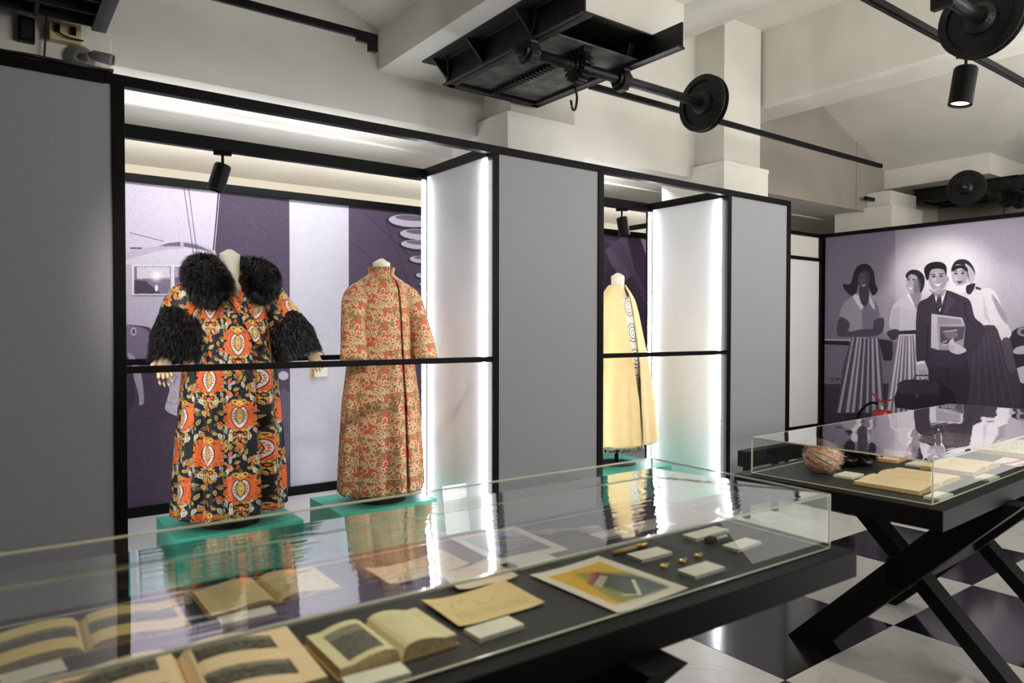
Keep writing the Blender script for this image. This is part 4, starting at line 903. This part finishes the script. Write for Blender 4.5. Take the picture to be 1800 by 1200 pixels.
t = thing('small_brush', 'small black brush with white handle on near table', 'brush', (1.52, 1.166, ZS+.008), rad(-4))
b = MB(); b.loft([(-.035, 0, 0), (-.02, 0, 0), (0, 0, 0)], [(.007, .010), (.007, .012), (.006, .007)], 12); b.build('brush_head', mat('black_bristle', (16, 16, 18), .7), t)
b = MB(); b.cyl((0, 0, 0), (.05, .006, 0), .004, 10); b.build('handle', mat('white_handle', (226, 232, 230), .3), t, smooth=True)
card('long white caption card at back, beyond the black brush', 1.554, 1.222, .14, .045, 1)
sheet('note_sheet', 'plain white sheet at back near right end of near table', 1.50, 1.375, .14, .075, -2, page_mat('faint', (226, 222, 216), 8), curl=.001)

# far table contents
t = thing('feather_hat', 'round pale pink feather headpiece under far lid', 'hat', (2.60, 1.50, ZS)); PINK = mat('pink_feather', (255, 212, 190), .65, noise=.06, nscale=40, sheen=.4)
b = MB(); b.loft([(0, 0, .062+.054*math.sin(rad(q))) for q in range(-88, 89, 16)], [.056*math.cos(rad(q)) for q in range(-88, 89, 16)], 24); b.build('crown', mat('dusty_pink_felt', (212, 150, 128), .8), t, smooth=True)
b = MB(); r_ = np.random.default_rng(3); ax_ = Vector((.70, -.62, -.36)).normalized(); e1 = ax_.orthogonal().normalized(); e2 = ax_.cross(e1)
for k in range(1500):
    ph_ = r_.random()*2*PI; R0 = .056+.011*r_.random(); tw_ = r_.normal(0, .25); end = 2.0+.9*r_.random(); P = []
    for i in range(6):
        th = .12+(end-.12)*i/5; q = ph_+tw_*i/5; rr_ = R0*(1+.03*math.sin(i*1.3+ph_)+(.10*r_.random() if i == 5 else 0))
        v = ax_*math.cos(th)+(e1*math.cos(q)+e2*math.sin(q))*math.sin(th); P.append((v.x*rr_, v.y*rr_, max(.002, .062+v.z*rr_)))
    b.loft(P, [.0008, .0015, .0017, .0015, .0011, .0004], 3, cap=False, mi=k % 3)
for k in range(260):
    v = (ax_+Vector(r_.normal(0, .42, 3))+Vector((0, 0, .5*r_.random()))).normalized(); c0 = v*.055; c1 = v*.066+Vector(r_.normal(0, .003, 3)); c2 = v*(.072+.012*r_.random())+Vector(r_.normal(0, .006, 3))
    b.loft([(c.x, c.y, max(.002, .062+c.z)) for c in (c0, c1, c2)], [.0009, .0008, .0003], 3, cap=False)
b.build('feather_fronds', [PINK, mat('light_feather', (255, 238, 226), .6), mat('dark_feather', (226, 160, 136), .7)], t, smooth=True, fix=False)['kind'] = 'stuff'
t = thing('black_flower_hat', 'glossy black ribbon headpiece behind pink feathers', 'hat', (2.86, 1.52, ZS)); SAT = mat('black_satin', (14, 14, 16), .25)
b = MB(); b.loft([(0, 0, .0), (0, 0, .02), (0, 0, .06), (0, 0, .08)], [.05, .055, .05, .02], 20); b.build('crown', SAT, t, smooth=True)
b = MB()
for k in range(95):
    a = r_.random()*2*PI; rr_ = .02+.045*r_.random(); z = .02+.075*r_.random(); c0 = Vector((rr_*math.cos(a), rr_*math.sin(a), z)); d = Vector((math.cos(a+r_.normal(0, .8)), math.sin(a+r_.normal(0, .8)), .3*r_.normal())).normalized(); s_ = d.cross(Vector((0, 0, 1))).normalized()
    b.loft([c0, c0+d*.02+Vector((0, 0, .014)), c0+d*.042+Vector((0, 0, .006)), c0+d*.05-Vector((0, 0, .004))], [(.005, .002), (.020, .002), (.017, .002), (.004, .002)], 8)
b.build('ribbon_petals', SAT, t, smooth=True)['kind'] = 'stuff'; t.scale = (1.3, 1.3, 1.25)
def onT2(cx_, cy_): return cx_, cy_
card('white caption card beside the pink feather headpiece', 2.61, 1.395, .10, .07, 4)
open_book('sketch_book', 'open cream sketchbook nearest the lid corner on far table', 2.685, 1.215, .40, .225, 4, 'faint', 'faint', .010, .008, (238, 212, 174), seed=20)
card('white caption card at near corner of far table', 2.525, 1.045, .115, .05, 3)
t = open_book('red_booklet', 'open booklet with orange red cover behind the sketchbook', 3.13, 1.50, .27, .16, 8, 'faint', 'faint', .010, .006, (236, 206, 180), (206, 70, 34), seed=22)
card('white caption card in front of orange red booklet', 3.06, 1.345, .11, .06, 4)
open_book('sketch_book', 'open cream book in middle of far table with pencil drawing', 3.13, 1.215, .32, .19, 4, 'faint', 'sketch', .012, .010, (238, 212, 174), seed=24)
card('white caption card in front of the middle cream book', 2.985, 1.070, .105, .05, 2)
sheet('leaflet', 'white leaflet with crimson stripes on far table', 3.42, 1.135, .19, .11, 4, page_mat('red', (232, 226, 216), 1), curl=.003)
open_book('open_album', 'big open album with dense dark drawings, farthest on table', 3.80, 1.50, .46, .22, 4, 'dense', 'dense', .016, .012, (228, 214, 184), seed=30)
open_book('open_album', 'big open album with black drawings at right picture edge', 3.80, 1.245, .46, .21, 4, 'figures', 'dense', .016, .012, (230, 216, 186), seed=33)
card('white caption card at right edge of far table', 3.62, 1.115, .10, .05, 3)

# ------------------------------------------------------------------ bench and extinguisher behind
t = thing('low_bench', 'low black slab bench between far table and partition', 'bench', (4.38, 3.08, 0))
MB().box(0, 1.5, 0, .09, .375, .49).build('seat', BLACK, t, bevel=.003)
for x, y in ((.05, .045), (.40, .045), (.95, .045), (1.44, .045)): MB().box(x-.02, x+.02, y-.02, y+.02, 0, .375).build('leg', BLACK, t)
t = thing('fire_extinguisher', 'red fire extinguisher with black hose standing before mural', 'extinguisher', (7.58, 3.70, 0)); RED = mat('red_enamel', (160, 26, 18), .3, coat=.3)
b = MB(); b.loft([(0, 0, 0), (0, 0, .02), (0, 0, .47), (0, 0, .49), (0, 0, .505)], [.075, .09, .09, .075, .03], 24); b.build('cylinder', RED, t, smooth=True)
b = MB(); b.cyl((0, 0, .50), (0, 0, .56), .022, 14).box(-.03, .03, -.02, .02, .54, .575); b.build('valve', mat('chrome_valve', (180, 180, 178), .3, .8), t)
b = MB(); b.prism([(-.03, .56), (.10, .60), (.10, .612), (-.03, .585)], 'X', -.012, .012); b.prism([(-.02, .585), (-.11, .66), (-.11, .672), (-.03, .605)], 'X', -.012, .012); b.build('lever', RED, t, rz=rad(180))
b = MB(); b.loft([tuple(p) for p in smooth_pts([(0, .02, .55), (-.01, .10, .56), (-.02, .18, .50), (-.02, .235, .40), (-.02, .25, .22), (-.02, .24, .08)], 5, False)], .013, 8); b.build('hose', BLACK, t, smooth=True); t.scale = (1.05, 1.05, 1.05)
EC = Canvas(120, 160, (190, 40, 28)); [EC.line([(20, 20+k*14), (100, 20+k*14)], 4, (226, 216, 206), .8) for k in range(9)]
b = MB(); b.grid(lambda u, v: ((-.0915*math.cos((u-.5)*1.6), -.0915*math.sin((u-.5)*1.6), .24+.2*v), (u, v)), 8, 1); b.build('instruction_label', image_mat('extinguisher_label', EC, .5), t, smooth=True, fix=False)

# ------------------------------------------------------------------ lighting track, spotlights
def track(label, x0, x1, y, z, end=False):
    t = thing('lighting_track', label, 'track', ((x0+x1)/2, y, z)); a = (x1-x0)/2
    MB().box(-a, a, -.018, .018, -.0, .036).build('rail', BLACK, t, bevel=.002)
    MB().box(-a, a, -.006, .006, -.003, 0).build('conductor_slot', IRON, t)
    if end: MB().box(a-.05, a, -.014, .014, -.06, 0).box(a-.12, a-.04, -.012, .012, -.02, 0).build('end_feed', BLACK, t)
    return t
track('black lighting track ending at plaster hopper, top left', .2, 1.75, 3.63, 2.95, True)
track('black lighting track passing behind the iron wheel', 3.20, 7.05, 3.475, 2.945)
track('black lighting track carrying the lit spotlight, top right', -.6, 7.0, 1.765, 2.95)
track('short black track stub above far mural corner', 8.35, 9.2, 4.30, 2.90)
GLOW = mat('lamp_lens', (255, 250, 235), .3, emit=(255, 246, 225), strength=5)
def tspot(label, x, y, z, tilt, rzz, r=.055, L=.17, lit=False):
    t = thing('track_spotlight', label, 'spotlight', (x, y, z), rzz)
    MB().box(-.05, .05, -.014, .014, -.02, .0).build('track_adapter', BLACK, t)
    MB().cyl((0, 0, -.10), (0, 0, -.02), .008, 10).build('stem', BLACK, t)
    d = Vector((math.sin(tilt), 0, -math.cos(tilt))); p0 = Vector((0, 0, -.085)); nrm = d
    b = MB(); b.loft([p0-d*.01, p0, p0+d*L, p0+d*L], [r*.9, r, r, r*.82], 28, cap=False); b.add(*disc(p0-d*.01, d, r*.9)); b.build('lamp_housing', BLACK, t, smooth=False)
    b = MB(); b.add(*disc(p0+d*(L-.015), d, r*.84)); b.build('lens', GLOW if lit else IRON, t)
    return t
def disc(c, d, r, n=28):
    d = Vector(d).normalized(); a = d.orthogonal().normalized(); b = d.cross(a); return [tuple(Vector(c)+a*r*math.cos(2*PI*k/n)+b*r*math.sin(2*PI*k/n)) for k in range(n)], [tuple(range(n))]
tspot('lit black cylinder spotlight hanging at top right', 4.55, 1.765, 2.95, rad(-9), rad(-36), .062, .205, True)
tspot('glossy black spotlight above the fur trimmed coat', 1.13, 4.40, ZT-.075, rad(-16), rad(-14), .048, .15)
tspot('black spotlight above the cream cape', 4.43, 4.40, ZT-.075, rad(10), rad(-40), .048, .15)

# ------------------------------------------------------------------ iron gate machines
def wheel(t, wx, ya, za):
    b = MB(); R_ = .19
    b.loft([(wx-.025, ya, za), (wx-.025, ya, za), (wx-.018, ya, za), (wx-.010, ya, za)], [R_*.80, R_, R_, R_*.88], 40, cap=False)
    b.loft([(wx-.012, ya, za), (wx+.012, ya, za)], [R_*.9, R_*.9], 40); b.loft([(wx+.010, ya, za), (wx+.018, ya, za), (wx+.025, ya, za), (wx+.025, ya, za)], [R_*.88, R_, R_, R_*.80], 40, cap=False)
    b.build('wheel_rim', IRON, t, smooth=False); b = MB(); b.loft([(wx-.05, ya, za), (wx-.03, ya, za), (wx+.03, ya, za), (wx+.05, ya, za)], [.05, .075, .075, .05], 24); b.build('wheel_hub', IRON, t)
def machine(label, x, y, mirror=1, full=True):
    t = thing('iron_gate_machine', label, 'machine', (x, y, 3.10)); M = mirror
    def X(a, b): return (a, b) if M > 0 else (-b, -a)
    def bx(mb, a, b, y0, y1, z0, z1): a, b = X(a, b); return mb.box(a, b, y0, y1, z0, z1)
    if not full:
        ya, za = -.86, -.20
        MB().cyl((1.05, ya, za), (1.62, ya, za), .030, 18).build('shaft', IRON, t, smooth=True)
        MB().box(1.06, 1.10, ya-.05, ya+.05, za-.06, .9).build('bearing_bracket', IRON, t, bevel=.004)
        wheel(t, 1.5, ya, za); return t
    W = .74; y0, y1 = -1.32, .02     # local: x 0..W, y near..far, z 0 top .. -.15
    b = MB(); bx(b, -.006, .006, y0, y1, -.15, 0); bx(b, -.045, .045, y0, y1, -.012, 0); bx(b, -.03, .05, y0, y1, -.15, -.138); b.build('side_beam', IRON, t, bevel=.002)
    b = MB(); bx(b, W-.006, W+.006, y0, y1, -.15, 0); bx(b, W-.05, W+.02, y0, y1, -.15, -.138); b.build('side_beam', IRON, t, bevel=.002)
    b = MB(); bx(b, 0, W, y1-.012, y1, -.15, 0); bx(b, 0, W, y1-.05, y1, -.15, -.138); b.build('end_plate', IRON, t)
    b = MB(); bx(b, -.15, 0, -1.2, y1+.06, -.008, 0); bx(b, 0, W+.05, -1.1, y1, -.012, -.002); b.build('top_flange', IRON, t)
    for yy in (-.02, -.42, -.9):
        b = MB(); p = [(0, -.01), (-.13, -.01), (0, -.14)] if M > 0 else [(0, -.01), (.13, -.01), (0, -.14)]; b.prism(p, 'Y', yy-.006, yy+.006); b.build('gusset', IRON, t)
    b = MB(); bx(b, .05, W-.03, -1.0, -.04, -.128, -.118); b.build('sliding_gate', IRONPLATE, t)
    for rx in (.33, .40)[:1]:
        b = MB()
        for k in range(26):
            yy = -.98+k*.036; bx(b, rx-.03, rx+.03, yy, yy+.016, -.156, -.128)
        bx(b, rx-.035, rx+.035, -.99, -.05, -.134, -.127); b.build('toothed_rack', IRON, t)['kind'] = 'stuff'
    ya, za = -.86, -.20
    b = MB(); a_, b_ = X(-.10, 1.62); b.cyl((a_, ya, za), (b_, ya, za), .030, 18); b.build('shaft', IRON, t, smooth=True)
    for bxp in (-.0, W-.02):
        b = MB(); c0 = bxp*M
        b.prism([(ya-.10, -.0), (ya+.10, 0), (ya+.05, -.16), (ya+.062, za-.03), (ya+.03, za-.07), (ya-.03, za-.07), (ya-.062, za-.03), (ya-.05, -.16)], 'X', c0-.028, c0+.028); b.cyl((c0-.05, ya, za), (c0+.05, ya, za), .05, 16); b.build('bearing_bracket', IRON, t, bevel=.004)
    gx = .37*M; n = 16; b = MB(); b.cyl((gx-.035, ya, za), (gx+.035, ya, za), .062, 24); b.cyl((gx-.055, ya, za), (gx+.055, ya, za), .045, 18)
    for k in range(n):
        a = 2*PI*k/n; c_, s_ = math.cos(a), math.sin(a); P = [(-.011, .055), (.011, .055), (.008, .092), (-.008, .092)]
        b.prism([(ya+p*c_-q*s_, za+p*s_+q*c_) for p, q in P], 'X', gx-.033, gx+.033)
    b.build('gear', IRON, t)
    wheel(t, 1.5*M, ya, za)
    for hx, hy, ln in ((.37, -.83, .30), (-.075, -.12, .15)):
        b = MB(); P = [(0, 0, -.14), (0, 0, -.14-ln*.55), (.012*M, 0, -.14-ln*.75), (.0, 0, -.14-ln*.98), (-.022*M, 0, -.14-ln), (-.036*M, 0, -.14-ln*.84)]
        if ln < .2: P = [(0, 0, -.01), (0, 0, -.08), (.004, 0, -.13), (-.012, 0, -.15), (-.02, 0, -.13)]
        b.loft([(hx*M+p[0], hy, p[1+1]) for p in [tuple(q) for q in smooth_pts(P, 4, False)]], .0075, 8); b.build('hook', IRON, t, smooth=True)
    return t
machine('black iron gate machine with gear and wheel under near hopper', 2.435, 4.0)
machine('black iron wheel and shaft overhanging the top right corner', 2.46, 2.33, full=False)
machine('black iron gate machine with wheel above group portrait mural', 10.06, 4.16, -1)
# dark grille unit with junction box, camera and cables at top left
t = thing('ceiling_unit', 'large dark louvred unit hanging at top left corner', 'equipment', (-.09, 3.60, 2.775))
b = MB()
for k in range(7): b.box(-.9+k*.235, -.885+k*.235, -.5, .28, 0, .03)
for k in range(6): b.box(-.9, .53, -.5+k*.15, -.488+k*.15, 0, .03)
b.build('louvre_grid', mat('dark_grille', (30, 30, 32), .5), t)['kind'] = 'stuff'
MB().box(-.9, .50, -.5, .28, .03, .4).build('housing', BLACK, t); MB().box(.50, .56, -.5, .28, -.01, .4).build('side_frame', mat('dark_grey_frame', (52, 53, 56), .5), t)
t = thing('junction_box', 'cream junction box with black plugs on left pier', 'box', (.325, 4.0, 2.765)); JB = mat('cream_plastic', (206, 192, 146), .5)
MB().box(-.075, .055, -.035, .018, -.045, .045).build('casing', JB, t, bevel=.004)
for x in (-.045, .02): MB().box(x-.011, x+.011, -.052, -.035, -.012, .024).build('plug', BLACK, t)
b = MB(); b.loft([tuple(p) for p in smooth_pts([(-.045, -.05, -.01), (-.02, -.055, -.028), (.02, -.055, -.034), (.06, -.05, -.032)], 4, False)], .004, 6); b.build('cable', BLACK, t)
t = thing('security_camera', 'grey bullet security camera on round mount at top left', 'camera', (.375, 4.0, 2.665)); GM = mat('grey_camera_metal', (126, 126, 124), .45, .2)
b = MB(); b.loft([(0, .016, 0), (0, 0, 0), (0, -.012, 0), (0, -.02, 0)], [.062, .062, .045, .03], 28); b.build('mount', GM, t, smooth=False)
b = MB(); b.loft([(0, -.02, 0), (.02, -.05, -.004), (.035, -.065, 0)], [.012, .012, .014], 12); b.build('arm', GM, t, smooth=True)
b = MB(); b.loft([(.03, -.06, .003), (.05, -.07, .002), (.12, -.10, -.012), (.128, -.104, -.014)], [.012, .024, .027, .025], 20); b.build('camera_body', GM, t, smooth=True)
b = MB(); b.add(*disc((.1285, -.1045, -.014), (.9, -.38, -.2), .021)); b.build('lens', BLACK, t)
t = thing('black_wall_box', 'small black square box on left pier above partition', 'box', (.165, 4.0, 2.745)); MB().box(-.035, .03, -.02, .018, -.055, .055).build('casing', BLACK, t); MB().box(-.025, .02, -.023, -.02, -.045, .045).build('front_plate', IRON, t)
t = thing('cable_bundle', 'loose dark cables lying along the top of left partition', 'cable', (0, 3.58, ZT))
for k in range(5):
    P = [(-.5+.16*i, .02*math.sin(i*1.7+k), .008+.008*abs(math.sin(i*1.3+k*2))) for i in range(7)]
    b = MB(); b.loft([tuple(p) for p in smooth_pts(P, 5, False)], .006, 6); b.build('cable', mat('cable_sheath', ((24, 24, 26), (60, 40, 30), (90, 86, 78), (30, 30, 60), (24, 24, 26))[k], .5), t, smooth=True)
t = thing('hanging_cable', 'thin brown cable running down left pier', 'cable', (.225, 3.99, 2.50)); b = MB(); b.loft([(0, 0, 0), (.005, 0, .12), (.012, 0, .25), (.018, -.1, .40)], .005, 6); b.build('cable', mat('brown_cable', (70, 46, 34), .6), t)

# ------------------------------------------------------------------ repeats share a group
GR = {'caption_card': 'white caption cards in the glass tables', 'open_book': 'open books in the near glass table', 'sketch_book': 'open sketchbooks in the far glass table', 'open_album': 'large open albums in the far glass table',
      'display_plinth': 'teal plinths in the display bays', 'mannequin': 'headless mannequins in the display bays', 'track_spotlight': 'black cylinder spotlights', 'lighting_track': 'black ceiling lighting tracks',
      'iron_gate_machine': 'iron gate machines under the hoppers', 'mounted_print': 'mounted colour prints in the near glass table', 'note_sheet': 'pale sheets in the near glass table', 'vitrine_table': 'black glass topped display tables'}
for o in bpy.data.objects:
    if o.parent is None and 'label' in o.keys():
        k = o.name.split('.')[0]
        if k in GR and 'group' not in o.keys(): o['group'] = GR[k]
